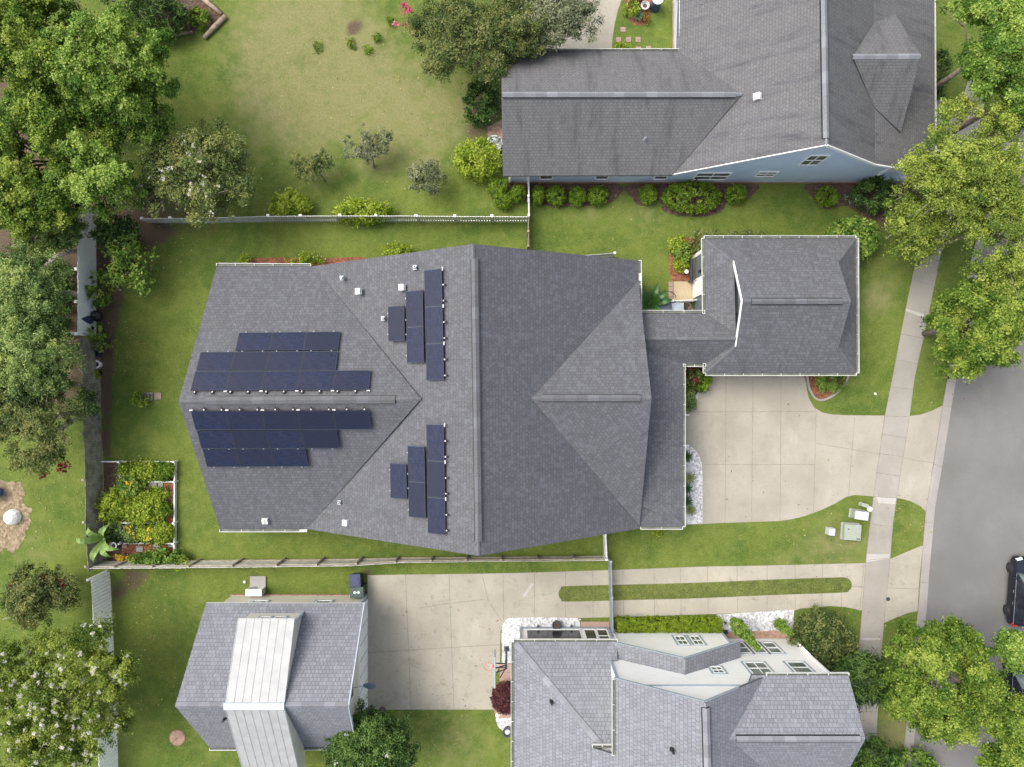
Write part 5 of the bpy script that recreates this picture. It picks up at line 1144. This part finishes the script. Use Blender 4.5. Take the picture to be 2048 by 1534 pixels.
T('tree', 'bright leafy street tree between the white house and the road', 'tree', 1878, 1352, 116, 126, 4.8, 2.4, M['lf_bright'], M['bark'], nt=877, nl=118, seed=163, boughs=117, L=0.135, Wd=0.085, tr=0.25, bough_r=.62, rough=.28, shell=.45)
T('tree', 'light green tree branch at the bottom right over the parked car', 'tree', 2032, 1300, 60, 34, 5.0, 1.2, M['lf_mid'], M['bark'], nt=150, nl=118, seed=164, base=(2090, 1340), boughs=19, L=0.135, Wd=0.085, tr=0.25, bough_r=.62, rough=0.5, shell=0.3)
T('tree', 'light green tree at the right edge below the hidden car', 'tree', 2030, 1440, 62, 44, 5.0, 1.4, M['lf_bright'], M['bark'], nt=212, nl=118, seed=165, base=(2080, 1400), boughs=25, L=0.135, Wd=0.085, tr=0.25, bough_r=.62, rough=0.5, shell=0.3)
T('tree', 'light green tree in the bottom right corner', 'tree', 2010, 1520, 52, 34, 5.0, 1.4, M['lf_bright'], M['bark'], nt=175, nl=118, seed=166, base=(2040, 1570), boughs=21, L=0.135, Wd=0.085, tr=0.25, bough_r=.62, rough=0.5, shell=0.3)
ground_bush('shrub', 'broad grey green shrub at the right corner of the white house', 'shrub', 1648, 1283, 60, 58, 2.4, M['lf_crape'], 167, nt=280, nl=46, L=.15, Wd=.075, tr=.26, rough=.3, shell=.6)
T('tree', 'dark feathery shrub between the white house and the street tree', 'tree', 1722, 1362, 56, 52, 2.6, 1.3, M['lf_dark'], M['bark'], nt=130, nl=46, L=.32, Wd=.06, tr=.36, seed=168, rough=.4)
T('tree', 'dark feathery shrub at the bottom edge right of the white house', 'tree', 1742, 1520, 46, 46, 2.4, 1.2, M['lf_dark'], M['bark'], nt=110, nl=46, L=.32, Wd=.06, tr=.34, seed=169, rough=.4)
ground_bush('shrub', 'leafy green bush at the bottom edge beside the road kerb', 'shrub', 1822, 1530, 44, 26, 2.0, M['lf_mid'], 170, nt=70, nl=44, L=.2, Wd=.1, tr=.26, rough=.35)
# hedge, cypresses, purple shrub
def boxhedge(label, x0, y0, x1, y1, h, mat, seed):
    a, b = W(x0, y0), W(x1, y1); rng = np.random.default_rng(seed); root = thing('hedge', label, 'hedge', (a + b) / 2)
    n = 900; u = rng.uniform(0, 1, (n, 3)); f = rng.integers(0, 5, n); u[f < 3, 2] = 1; u[f == 3, 1] = 0; u[f == 4, 1] = 1
    e = rng.choice(n, 80); u[e, 0] = rng.integers(0, 2, 80)
    tc = np.stack([a.x + (b.x - a.x) * u[:, 0], a.y + (b.y - a.y) * u[:, 1], .1 + (h - .1) * u[:, 2]], 1); tc += rng.normal(0, .03, tc.shape)
    P, Q, Tt = scatter(rng, tc, unit(np.stack([(u[:, 0] - .5) * .4, (.5 - u[:, 1]), u[:, 2] * 1.2 + .01], 1)), 24, .075, .05, .09, .9, .5, .4); leaves_mesh('foliage', P, Q, Tt, mat, root)
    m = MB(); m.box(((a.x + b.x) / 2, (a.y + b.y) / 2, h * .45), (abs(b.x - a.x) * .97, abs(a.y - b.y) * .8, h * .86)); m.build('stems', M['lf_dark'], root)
boxhedge('long low clipped hedge in front of the white house wall', 1234, 1233, 1433, 1254, .85, M['lf_hedge'], 171)
def cypress(label, x, y, h, r, seed):
    rng = np.random.default_rng(seed); b = W(x, y); root = thing('cypress', label, 'conifer', b); n = int(240 * h / 4) + 40
    t = rng.uniform(.02, 1, n); a = rng.uniform(0, 6.283, n); rr = r * np.clip(np.minimum(t * 6, (1 - t) * 1.35), .02, 1) * rng.uniform(.75, 1.05, n)
    tc = np.stack([b.x + np.cos(a) * rr, b.y + np.sin(a) * rr, t * h], 1); d = np.stack([np.cos(a) * .5, np.sin(a) * .5, np.full(n, .8)], 1)
    P, Q, Tt = scatter(rng, tc, unit(d), 24, .11, .05, .11, .5, .8, .6); leaves_mesh('foliage', P, Q, Tt, M['lf_mid'], root)
    MB().tube([b, b + Vector((0, 0, h * .9))], [.07, .015], 7).build('trunk', M['bark'], root)
cypress('tall slim pointed conifer on the white gravel by the white house', 1465, 1241, 4.6, .36, 172); cypress('small slim conifer on white gravel near the white downspout pipe', 1554, 1243, 2.1, .24, 173)
ground_bush('purple_shrub', 'round dark purple shrub at the corner of the concrete pad', 'shrub', 1012, 1396, 26, 27, 1.4, M['lf_purple'], 174, nt=260, nl=34, L=.14, Wd=.045, tr=.13, rough=.07, shell=.8)
# top flower bed
ground_bush('flower_clump', 'green and yellow plants on the left of the round flower bed', 'plant', 1263, 16, 13, 20, .6, M['lf_garden'], 180, nt=40, nl=24, L=.1, tr=.14, rough=.4)
rosette('agave', 'silvery spiky plant at the lower edge of the round flower bed', 1276, 36, .42, 14, M['sago'], 181, h=.4, wid=.05)
ground_bush('flower_clump', 'rusty orange plants on the right rim of the round flower bed', 'plant', 1292, 36, 8, 12, .4, M['lf_rust'], 182, nt=16, nl=12, L=.09, tr=.12, rough=.4)
ground_bush('flower_clump', 'rusty leafed plant at the top of the round flower bed', 'plant', 1274, 3, 10, 8, .5, M['lf_purple'], 183, nt=16, nl=14, L=.09, tr=.12, rough=.4)
ground_bush('shrub', 'low yellow green plant at the gutter of the blue house wing', 'shrub', 1244, 96, 16, 8, .5, M['lf_lime'], 184, nt=24, nl=22, L=.11, tr=.14, rough=.4)
for i, (x, y) in enumerate(((1246, 59), (1237, 79), (1257, 79), (1276, 79), (1277, 98), (1297, 97))):
    tag(MB().box(W(x, y, .02), (.31, .29, .04)).box(W(x, y, .045), (.27, .02, .012), mat=1).build('stepping_stone', [M['paver'], M['joint']]), 'pink brick stepping stone, ' + ('alone at the top below the flower bed', 'left of the row of three', 'middle of the row of three', 'right of the row of three', 'left one touching the gutter', 'right one touching the gutter')[i], 'stepping stone', 'pink stepping stones')
# ------------------------------------------------------------------ small objects
def lone(o, label, cat, group=None): return tag(o, label, cat, group)
# utility boxes
def utility(name, label, x, y, w, d, h, rz, mat, lid=None, parts=()):
    p = W(x, y); root = thing(name, label, 'utility box', p); R = Matrix.Rotation(rz, 3, 'Z'); mb = MB()
    mb.box(p + Vector((0, 0, h * .45)), (w, d, h * .9), rz); mb.build('body', M[mat], root)
    l = MB(); l.box(p + Vector((0, 0, h * .95)), (w * 1.05, d * 1.05, h * .1), rz); l.box(p + R @ Vector((w * .3, d * .56, h * .9)), (w * .18, .04, .05), rz); l.build('lid', M[lid or mat], root)
    q = MB()
    for ax_, ay in parts: q.lathe(p + R @ Vector((w * ax_, d * ay, h)), [(.045, 0), (.045, .02), (0, .025)], 8)
    if parts: q.build('bolt', M['darkgrey'], root)
    MB().box(p + Vector((0, 0, .04)), (w * 1.15, d * 1.15, .08), rz).build('pad', M['greypaver'], root); return root
M['util_green'] = simple('pale utility green', (.28, .315, .26), .5, var=.08); M['util_grey'] = simple('light grey plastic', (.46, .475, .49), .45, var=.05)
utility('utility_box', 'wide white topped utility cabinet leaning at the pavement edge', 1712, 1027, .78, .48, .75, -.14, 'util_green', 'util_grey')
utility('transformer_box', 'large pale green transformer box on the lawn strip', 1699, 1062, .98, .92, .42, -.06, 'util_green', None, ((-.28, .2), (.3, -.42), (.42, -.42)))
utility('utility_pedestal', 'small rounded grey utility pedestal left of the transformer box', 1657, 1061, .36, .4, .5, -.1, 'util_grey')
utility('utility_marker', 'small slanted pale green marker above the white cabinet', 1725, 1009, .42, .2, .35, -.3, 'util_green')
p = W(1739, 1018); lone(MB().lathe(p, [(.16, 0), (.16, .05), (.1, .05), (.09, .03), (.05, .05), (0, .05)], 16).build('water_meter', M['white']), 'round white meter cover touching the pavement', 'meter cover')
p = W(1776, 1198); lone(MB().lathe(p + Vector((0, 0, .01)), [(.13, 0), (.12, .02), (.05, .02), (0, .015)], 14).build('valve_cover', M['darkgrey']), 'tiny dark valve cover in the concrete apron', 'valve cover')
p = W(1750, 787); mb = MB(); mb.lathe(p, [(.07, 0), (.06, .06), (0, .07)], 10); mb.box(p + Vector((.04, -.06, .03)), (.06, .06, .04)); lone(mb.build('sprinkler_cap', M['white']), 'tiny white sprinkler cap on the front lawn', 'sprinkler')
p = W(490, 1163); lone(MB().lathe(p, [(.09, 0), (.09, .1), (.06, .14), (0, .15)], 12).build('pipe_cap', M['white']), 'small white round pipe cap left of the heat pump', 'pipe cap')
p = W(1702, 405); r_ = thing('utility_pedestal', 'white slim pedestal beside the dark shrub at the mulch edge', 'utility box', p); mb = MB(); mb.box(p + Vector((0, 0, .45)), (.28, .2, .9), .15); mb.build('body', M['util_green'], r_); MB().box(p + Vector((0, 0, .92)), (.33, .24, .06), .15).build('lid', M['white'], r_)
lone(MB().box(W(1694, 392, .05), (.3, .24, .1)).box(W(1694, 392, .11), (.26, .2, .02)).build('meter_box', M['steel']), 'flat grey box lying in mulch beside the white pedestal', 'utility box')
# mailbox
p = W(1884, 755); r_ = thing('mailbox', 'dark mailbox on a post at the kerb below the yellow green tree', 'mailbox', p); MB().box(p + Vector((0, 0, .5)), (.1, .1, 1.0)).build('post', M['timber'], r_)
mb = MB(); R = Matrix.Rotation(math.pi / 2, 3, 'Y'); mb.box(p + Vector((0, 0, 1.08)), (.52, .2, .16)); mb.tube([p + Vector((-.26, 0, 1.16)), p + Vector((.26, 0, 1.16))], .1, 12); mb.build('body', M['black'], r_)
# heat pump
p = W(516, 1177.5); r_ = thing('heat_pump', 'white outdoor air conditioning unit on a grey pad behind the cream garage', 'air conditioner', p)
mb = MB(); mb.box(p + Vector((0, -.02, .42)), (.95, .36, .68)); mb.box(p + Vector((0, -.02, .775)), (.98, .4, .03)); mb.build('casing', M['white'], r_)
mb = MB(); mb.lathe(Vector((0, 0, 0)), [(.26, 0), (.28, .02), (.05, .03), (0, .03)], 20)
g_ = mb.build('fan_grille', M['steel'], None); g_.matrix_basis = Matrix.Translation(p + Vector((-.15, .16, .43))) @ Matrix.Rotation(-math.pi / 2, 4, 'X'); bpy.context.view_layer.update(); attach(g_, r_)
mb = MB()
for i in range(7): mb.box(p + Vector((.478, -.02, .2 + i * .08)), (.012, .28, .03))
mb.build('louvre', M['steel'], r_)
lone(MB().box(W(516, 1165, .05), (.97, .8, .1)).build('concrete_pad', M['greypaver']), 'grey square pad in front of the white heat pump', 'pad')
# wheelie bins
def bin_(label, x, y, rz, mat, lidm, mark=False, group=None):
    p = W(x, y); root = thing('wheelie_bin', label, 'bin', p, group); R = Matrix.Rotation(rz, 3, 'Z')
    def Tm(v): return p + R @ Vector(v)
    mb = MB(); b0 = [(-.24, -.26, .08), (.24, -.26, .08), (.24, .26, .08), (-.24, .26, .08)]; b1 = [(-.3, -.36, .98), (.3, -.36, .98), (.3, .36, .98), (-.3, .36, .98)]
    mb.poly([Tm(v) for v in b0][::-1])
    for i in range(4): j = (i + 1) % 4; mb.poly([Tm(b0[i]), Tm(b0[j]), Tm(b1[j]), Tm(b1[i])])
    mb.build('body', M[mat], root)
    l = MB(); l.box(Tm((0, .01, 1.02)), (.66, .8, .06), rz); l.box(Tm((0, .0, 1.065)), (.5, .6, .035), rz); l.build('lid', M[lidm], root)
    h = MB(); h.bar(Tm((-.26, -.44, 1.0)), Tm((.26, -.44, 1.0)), .035, .035); h.bar(Tm((-.26, -.44, 1.0)), Tm((-.26, -.36, .97)), .03, .03); h.bar(Tm((.26, -.44, 1.0)), Tm((.26, -.36, .97)), .03, .03); h.build('handle', M['black'], root)
    for sx in (-.27, .27): MB().tube([Tm((sx - .03, -.3, .12)), Tm((sx + .03, -.3, .12))], .12, 14).build('wheel', M['black'], root)
    if mark:
        k = MB(); k.box(Tm((.02, .02, 1.087)), (.06, .2, .008), rz); 
        for e in (-.11, .13): k.lathe(Tm((.02, e, 1.084)), [(.075, 0), (.075, .012), (0, .013)], 10)
        k.build('mark', M['white'], root)
    return root
bin_('dark navy wheeled bin by the fence at the driveway corner', 717, 1153, .05, 'navy', 'navy', group='bins by the cream garage')
M['bin_green'] = simple('dark green bin plastic', (.055, .09, .08), .5); bin_('dark green wheeled bin with a white mark on its lid', 721, 1175.5, 1.6, 'bin_green', 'bin_green', True, 'bins by the cream garage')
M['bin_blue'] = simple('blue grey bin plastic', (.075, .095, .14), .5); bin_('blue grey wheeled bin behind the white picket screen', 1324, 621, .1, 'bin_blue', 'bin_blue')
p = W(1350, 620); r_ = thing('air_conditioner', 'grey air conditioner behind the white picket screen', 'air conditioner', p); mb = MB(); mb.box(p + Vector((0, 0, .38)), (.75, .75, .72)); mb.build('casing', M['steel'], r_); MB().lathe(p + Vector((0, 0, .74)), [(.33, 0), (.33, .03), (.28, .03), (.1, .05), (0, .05)], 20).build('fan_grille', M['trim_blue'], r_)
rngp = random.Random(4)
for i, (x, y) in enumerate(((1362, 612), (1374, 612), (1367, 621), (1379, 622), (1345, 610))): pot('dark brown pot stored behind the picket screen, ' + ('upper left', 'upper right', 'lower left', 'lower right', 'nearest the air conditioner')[i], x, y, .19, .3, 'bark' if i % 2 else 'black', 'mulch', group='pots behind the picket screen')
# navy bin with white lid on the top lawn
p = W(1309, 16); r_ = thing('compost_bin', 'navy drum with white lid on the lawn near the top edge', 'bin', p); MB().lathe(p, [(.3, 0), (.32, .5), (.3, 1.0), (.26, 1.02)], 18).build('body', M['navy'], r_, False); MB().lathe(p + Vector((0, 0, 1.02)), [(.34, 0), (.34, .06), (.2, .12), (0, .14)], 18).build('lid', M['white'], r_)
# white dome
p = W(29, 1033); r_ = thing('garden_dome', 'white faceted dome on the wood chip bed at the left edge', 'garden ornament', p); MB().lathe(p, [(.46, .0), (.50, .12), (.44, .38), (.30, .58), (.12, .68), (0, .70)], 9).build('shell', M['vinyl'], r_); MB().lathe(p, [(.52, 0), (.52, .05), (.46, .06)], 9).build('base', M['greypaver'], r_)
# kettle grill under cover
p = W(204, 633); r_ = thing('barbecue_grill', 'black round kettle barbecue grill by the white vinyl fence', 'barbecue', p); MB().lathe(p + Vector((0, 0, .55)), [(.05, -.28), (.25, -.2), (.34, 0), (.32, .14), (.18, .28), (0, .3)], 18).build('bowl', M['black'], r_, True)
for a in (.3, 2.4, 4.5): MB().tube([p + Vector((.15 * math.cos(a), .15 * math.sin(a), .4)), p + Vector((.34 * math.cos(a), .34 * math.sin(a), 0))], .015, 6).build('leg', M['darkgrey'], r_)
MB().tube([p + Vector((-.08, 0, .86)), p + Vector((-.08, 0, .92)), p + Vector((.08, 0, .92)), p + Vector((.08, 0, .86))], .014, 6).build('handle', M['steel'], r_)
p = W(194, 642); r_ = thing('garden_parasol', 'folded black parasol leaning on the white vinyl fence', 'parasol', p); MB().lathe(p + Vector((-.05, 0, .55)), [(.05, 0), (.26, .1), (.22, .4), (.08, .85), (0, .95)], 8).build('canopy', M['navy'], r_); MB().tube([p, p + Vector((-.05, 0, 1.6))], .025, 6).build('pole', M['black'], r_)
# red mulch ring with stake
p = W(355, 1475); r_ = thing('tree_ring', 'round red mulch ring with a thin stake on the lower left lawn', 'mulch ring', p); MB().lathe(p, [(.5, 0), (.48, .05), (.3, .075), (0, .08)], 22).build('mulch', M['brick'], r_); MB().tube([p + Vector((.0, .02, .05)), p + Vector((-.25, -.25, .85))], [.02, .008], 6).build('stake', M['bark'], r_)
# satellite dish
p = Vector((-8.62, -17.3, 3.3)); r_ = thing('satellite_dish', 'blue grey satellite dish on an arm off the cream garage gable', 'satellite dish', p)
mb = MB(); mb.tube([(-9.0, -17.3, 3.6), (-8.7, -17.25, 3.6), (-8.45, -17.2, 3.6)], .025, 6); mb.build('arm', M['steel'], r_)
mb = MB(); mb.lathe(Vector((0, 0, 0)), [(0, 0), (.2, .02), (.36, .07), (.37, .06), (.2, 0), (0, -.02)], 20); M['dish'] = simple('blue grey dish', (.14, .19, .28), .5); dsh = mb.build('dish', M['dish'], None, True)
dsh.matrix_basis = Matrix.Translation((-8.1, -17.15, 3.55)) @ Matrix.Rotation(math.radians(43), 4, 'X') @ Matrix.Scale(1.0, 4); bpy.context.view_layer.update(); attach(dsh, r_)
# basketball hoop
b = W(1013, 1297); r_ = thing('basketball_hoop', 'basketball hoop over the concrete pad by the white house corner', 'basketball hoop', b)
MB().box(b + Vector((0, 0, .03)), (.3, .3, .06)).box(b + Vector((0, 0, 1.5)), (.13, .13, 3.0)).build('pole', M['darkgrey'], r_)
rz_ = W(977, 1333, 3.05); bx = W(990, 1337, 3.25).x; yb_ = rz_.y
mb = MB()
for dz in (2.55, 3.15): 
    for dy in (-.14, .14): mb.bar((b.x, b.y + dy * .3, dz - .1), (bx + .06, yb_ + dy, dz + .4), .05, .05)
mb.bar((b.x, b.y, 2.9), (b.x - .35, b.y - .45, 3.3), .05, .05); mb.build('arm', M['darkgrey'], r_)
mb = MB(); mb.box((bx, yb_, 3.35), (.04, 1.75, 1.05)); mb.build('backboard', M['glass'], r_); mb = MB()
for s_ in (-1, 1): mb.box((bx, yb_ + s_ * .87, 3.35), (.06, .04, 1.1)); mb.box((bx, yb_, 3.35 + s_ * .54), (.06, 1.78, .04))
mb.build('backboard_frame', M['trim_blue'], r_)
M['rim'] = simple('red painted rim', (.55, .10, .06), .4); M['net'] = simple('white net cord', (.75, .74, .70), .8)
ring = [rz_ + Vector((.235 * math.cos(t * .2618), .235 * math.sin(t * .2618), 0)) for t in range(25)]
mb = MB(); mb.tube(ring, .014, 6, cap=False); mb.box(rz_ + Vector((.32, 0, -.02)), (.16, .16, .1)); mb.build('rim', M['rim'], r_)
mb = MB()
for t in range(12):
    for s_ in (1, -1):
        a0, a1 = t * .5236, t * .5236 + s_ * .5236; P_ = []
        for k in range(4): f = k / 3; a = a0 + (a1 - a0) * f; rr = .23 - .09 * f; P_.append(rz_ + Vector((rr * math.cos(a), rr * math.sin(a), -.42 * f)))
        mb.tube(P_, .007, 4)
mb.build('net', M['net'], r_)
# small solar lights in the gravel
for i, (x, y) in enumerate(((1076, 1249), (1142, 1249), (1448, 1242), (1467, 1259))):
    p = W(x, y); o = MB().tube([p, p + Vector((0, 0, .3))], .02, 6).lathe(p + Vector((0, 0, .3)), [(.04, 0), (.08, .03), (.06, .08), (0, .09)], 10).build('garden_light', M['darkgrey']); lone(o, 'small dark garden light in the white gravel, ' + ('left of the big grey pot', 'right of the big grey pot', 'right of the long hedge', 'at the foot of the tall conifer')[i], 'garden light', 'garden lights in the gravel')
p = W(1447, 1262); lone(MB().box(p + Vector((0, 0, .1)), (.4, .16, .2)).tube([p + Vector((-.2, 0, .22)), p + Vector((.2, 0, .22))], .09, 10).build('hose_box', M['black']), 'long black object on gravel at the white house corner', 'hose box')
p = W(1369, 546); lone(MB().tube([p, p + Vector((0, 0, .55))], .025, 6).lathe(p + Vector((0, 0, .5)), [(.04, 0), (.14, .03), (.12, .1), (0, .16)], 12).build('garden_light', M['white']), 'white topped garden light in red mulch by the tan patio', 'garden light')
mb = MB(); mb.box((10.98, 6.9, .5), (.22, 1.5, .08)); mb.box((10.98, 7.5, .24), (.2, .08, .46)); mb.box((10.98, 6.3, .24), (.2, .08, .46)); mb.box((10.88, 6.9, .7), (.04, 1.5, .35))
lone(mb.build('bench', M['darkgrey']), 'narrow dark bench against the slate garage wall', 'bench')
p = W(1333, 586); rr = [p + Vector((.55 * math.cos(t * .2), .4 * math.sin(t * .2) - .3, .05 + .1 * math.sin(t * .5))) for t in range(28)]
lone(MB().tube(rr, .018, 6).build('garden_hose', M['black']), 'looped black hose on the grass left of the tan patio', 'hose')
# fallen leaves
rl = np.random.default_rng(99); PTS = []
for x, y, r, n in ((1880, 400, 150, 160), (1900, 740, 80, 60), (1850, 1400, 140, 160), (1720, 1300, 80, 60), (960, 200, 140, 120), (300, 480, 90, 110), (240, 700, 60, 90), (290, 1330, 90, 110), (850, 1440, 90, 90), (1830, 1040, 60, 50), (1640, 1100, 90, 50), (700, 250, 200, 110), (1250, 430, 150, 60), (900, 1300, 120, 50), (110, 1020, 90, 80), (1560, 950, 150, 40), (300, 1180, 60, 60)):
    a = rl.uniform(0, 6.283, n); q = r * np.sqrt(rl.uniform(0, 1, n)); PTS += [W(x + q[i] * math.cos(a[i]), y + q[i] * math.sin(a[i]), .04) for i in range(n)]
PTS = [p for p in PTS]; tc = np.array(PTS); P, Q, Tt = scatter(rl, tc, np.tile([0, 0, 1.0], (len(tc), 1)), 1, .11, .07, .01, 2.5, .3, .1)
M['litter'] = LEAF('fallen leaf', 1.0, 0.1, d=(.10, .06, .03), m=(.26, .19, .07), l=(.36, .33, .12)); struct(leaves_mesh('leaf_litter', P, Q, Tt, M['litter'], None), 'stuff')
# ------------------------------------------------------------------ cars
M['paint'] = simple('dark navy car paint', (.009, .014, .024), .2, .3, .1, 1, .6); M['tyre'] = simple('tyre rubber', (.02, .02, .02), .8); M['rimm'] = simple('alloy wheel', (.10, .10, .11), .3, .8)
M['headl'] = simple('clear lamp', (.7, .72, .74), .15); M['taill'] = simple('red lamp', (.45, .02, .015), .2); M['chrome'] = simple('bright trim', (.6, .62, .65), .2, .8)
def car(label, x, y, ang, L=4.25, Wc=1.76):
    root = thing('parked_car', label, 'car', (0, 0, 0), 'cars parked on the road')
    # body: stations along y (front = +), half widths and heights
    st = [(-.5, .62, .35, .80), (-.485, .80, .26, .92), (-.42, .86, .20, .96), (-.30, .88, .18, .95), (-.1, .88, .18, .92), (.1, .88, .18, .90), (.24, .88, .18, .93), (.30, .88, .19, .93), (.42, .85, .2, .82), (.475, .78, .24, .72), (.5, .60, .32, .60)]
    mb = MB(); prof = []
    for t, hw, zb, zt in st:
        yy = t * L; hw *= Wc / 1.76; prof.append([Vector((s * a, yy, z)) for s, a, z in ((-1, hw * .86, zb), (-1, hw, zb + .12), (-1, hw * 1.0, zb + (zt - zb) * .62), (-1, hw * .93, zt - .03), (-1, hw * .5, zt + .015), (1, hw * .5, zt + .015), (1, hw * .93, zt - .03), (1, hw, zb + (zt - zb) * .62), (1, hw, zb + .12), (1, hw * .86, zb))])
    for a, b in zip(prof[:-1], prof[1:]):
        for i in range(10): j = (i + 1) % 10; mb.poly([a[i], b[i], b[j], a[j]])
    mb.poly(prof[0]); mb.poly(prof[-1][::-1]); body = mb.build('body', M['paint'], root, False)
    # cabin: roof + pillars + glass
    hw = Wc / 2
    base = [(-.47, .80), (-.30, .84), (.05, .84), (.27, .80)]; top = [(-.39, .60), (-.26, .64), (.0, .64), (.11, .60)]
    def pt(t, w, z, s): return Vector((s * w * hw / .88, t * L, z))
    rf_ = MB(); rp = [(-.43, .56, 1.40), (-.39, .61, 1.44), (-.2, .64, 1.48), (0.02, .63, 1.46), (.10, .60, 1.42)]
    for a, b in zip(rp[:-1], rp[1:]): rf_.poly([pt(a[0], a[1], a[2], -1), pt(a[0], a[1], a[2], 1), pt(b[0], b[1], b[2], 1), pt(b[0], b[1], b[2], -1)][::-1] if False else [pt(a[0], a[1], a[2], 1), pt(b[0], b[1], b[2], 1), pt(b[0], b[1], b[2], -1), pt(a[0], a[1], a[2], -1)])
    rf_.build('roof', M['paint'], root)
    for s in (-1, 1):
        gl = MB(); Bt = [pt(-.46, .80, .93, s), pt(-.2, .84, .93, s), pt(.06, .84, .92, s), pt(.27, .80, .92, s)]; Tp = [pt(-.42, .575, 1.40, s), pt(-.2, .64, 1.47, s), pt(.02, .63, 1.455, s), pt(.10, .60, 1.415, s)]
        for i in range(3): q = [Bt[i], Bt[i + 1], Tp[i + 1], Tp[i]]; gl.poly(q if s > 0 else q[::-1])
        gl.build('side_window', M['darkglass'], root)
    ws = MB(); ws.poly([pt(.27, .80, .92, 1), pt(.27, .80, .92, -1), pt(.10, .60, 1.415, -1), pt(.10, .60, 1.415, 1)][::-1]); ws.build('windscreen', M['glass'], root)
    rw_ = MB(); rw_.poly([pt(-.46, .80, .93, 1), pt(-.46, .80, .93, -1), pt(-.43, .565, 1.40, -1), pt(-.43, .565, 1.40, 1)]); rw_.build('rear_window', M['darkglass'], root)
    for s in (-1, 1):
        pl = MB(); pl.tube([pt(.28, .81, .92, s), pt(.10, .605, 1.43, s), pt(.02, .635, 1.465, s), pt(-.2, .645, 1.485, s), pt(-.42, .58, 1.41, s), pt(-.465, .81, .94, s)], .035, 5); pl.tube([pt(-.1, .845, .92, s), pt(-.11, .645, 1.47, s)], .03, 5)
        pl.build('pillar', M['paint'], root)
    for s in (-1, 1): MB().bar(pt(-.46, .85, .945, s), pt(.27, .85, .935, s), .02, .03).build('window_trim', M['chrome'], root)
    for s in (-1, 1):
        for t in (-.305, .31):
            c = Vector((s * (hw - .10), t * L, .32)); ty = MB(); o = Vector((s * .12, 0, 0)); 
            ty.tube([c - o, c - o * .9, c + o * .8, c + o], [.29, .32, .32, .28], 20); tyre = ty.build('wheel', M['tyre'], root)
            rm = MB(); cc = c + o * 1.02; rm.tube([cc - o * .1, cc + o * .04], [.20, .19], 16)
            for k in range(5): a = k * 1.2566; rm.bar(cc + o * .06, cc + o * .06 + Vector((0, .2 * math.cos(a), .2 * math.sin(a))), .03, .06)
            rm.build('rim', M['rimm'], tyre)
        MB().box(Vector((s * .62 * hw / .88, .462 * L, .70)), (.34, .16, .13), -s * .35).build('headlight', M['headl'], root)
        MB().box(Vector((s * .70 * hw / .88, -.478 * L, .82)), (.26, .16, .22), s * .3).build('taillight', M['taill'], root)
        m = MB(); m.box(Vector((s * (hw + .09), .20 * L, .98)), (.2, .1, .13)); m.build('mirror', M['paint'], root)
        for t in (.0, -.17): MB().box(Vector((s * (hw + .005), t * L, .82)), (.03, .16, .03)).build('door_handle', M['chrome'], root)
    MB().box(Vector((0, -.5 * L, .5)), (.9, .06, .14)).build('bumper', M['black'], root); MB().box(Vector((0, -.5 * L - .02, .72)), (.36, .02, .12)).build('number_plate', M['white'], root)
    p = W(x, y); root.location = p; root.rotation_euler = (0, 0, ang); return root
car('dark navy hatchback parked in the open on the road at the right edge', 2037, 1177, -.075)
car('dark car hidden under the light green trees at the bottom right', 2030, 1374, -.06, 4.5)
# loose branch over the dark fence, long vine arch
mb = MB()
for i in range(7): mb.tube([W(112, 862 + i * 2, 1.2), W(130, 842 + i * 2.5, 2.0), W(165, 828 + i, 1.7)], [.03, .025, .01], 5)
lone(mb.build('branch', M['bark_pale']), 'bundle of bare pale branches reaching over the dark fence', 'branches')
lone(MB().tube([W(92, 532, 1.6), W(110, 515, 1.7), W(135, 505, 1.7), W(158, 501, 1.6)], [.14, .15, .15, .13], 8).build('branch', M['bark_pale'], None, True), 'curved pale bough crossing the gap left of the white vinyl fence', 'branches')

# ------------------------------------------------------------------ light, sky, camera
w = D.worlds.new('World'); SC.world = w; w.use_nodes = True; nt = w.node_tree
sky = nt.nodes.new('ShaderNodeTexSky'); sky.sky_type = 'NISHITA'; sky.sun_disc = False
EL, AZ = math.radians(58), math.atan2(-.88, .40)      # sun from the upper left of the picture
sky.sun_elevation = EL; sky.sun_rotation = AZ; sky.air_density = 1.0; sky.dust_density = 6.0; sky.ozone_density = 1.0
bg = nt.nodes['Background']; hsv = nt.nodes.new('ShaderNodeHueSaturation'); hsv.inputs['Saturation'].default_value = .6; nt.links.new(sky.outputs[0], hsv.inputs['Color']); nt.links.new(hsv.outputs[0], bg.inputs[0]); bg.inputs[1].default_value = .15
sd = D.lights.new('sun', 'SUN'); sd.energy = .88; sd.angle = math.radians(36); sd.color = (1, .965, .90)
so = D.objects.new('sun', sd); COL.objects.link(so)
dv = Vector((math.cos(EL) * math.sin(AZ), math.cos(EL) * math.cos(AZ), math.sin(EL)))
so.rotation_euler = dv.to_track_quat('Z', 'Y').to_euler(); so.location = dv * 80
cd = D.cameras.new('camera'); cam = D.objects.new('camera', cd); COL.objects.link(cam)
cam.location = (0, 0, H); cam.rotation_euler = (0, 0, 0)
cd.sensor_width = 36; cd.lens = F / 2048 * 36; cd.clip_start = .5; cd.clip_end = 1500
SC.camera = cam
SC.view_settings.view_transform = 'Standard'; SC.view_settings.look = 'None'; SC.view_settings.exposure = .96; SC.view_settings.gamma = 1
SC.render.engine = 'CYCLES'; SC.cycles.max_bounces = 6; SC.cycles.transparent_max_bounces = 4
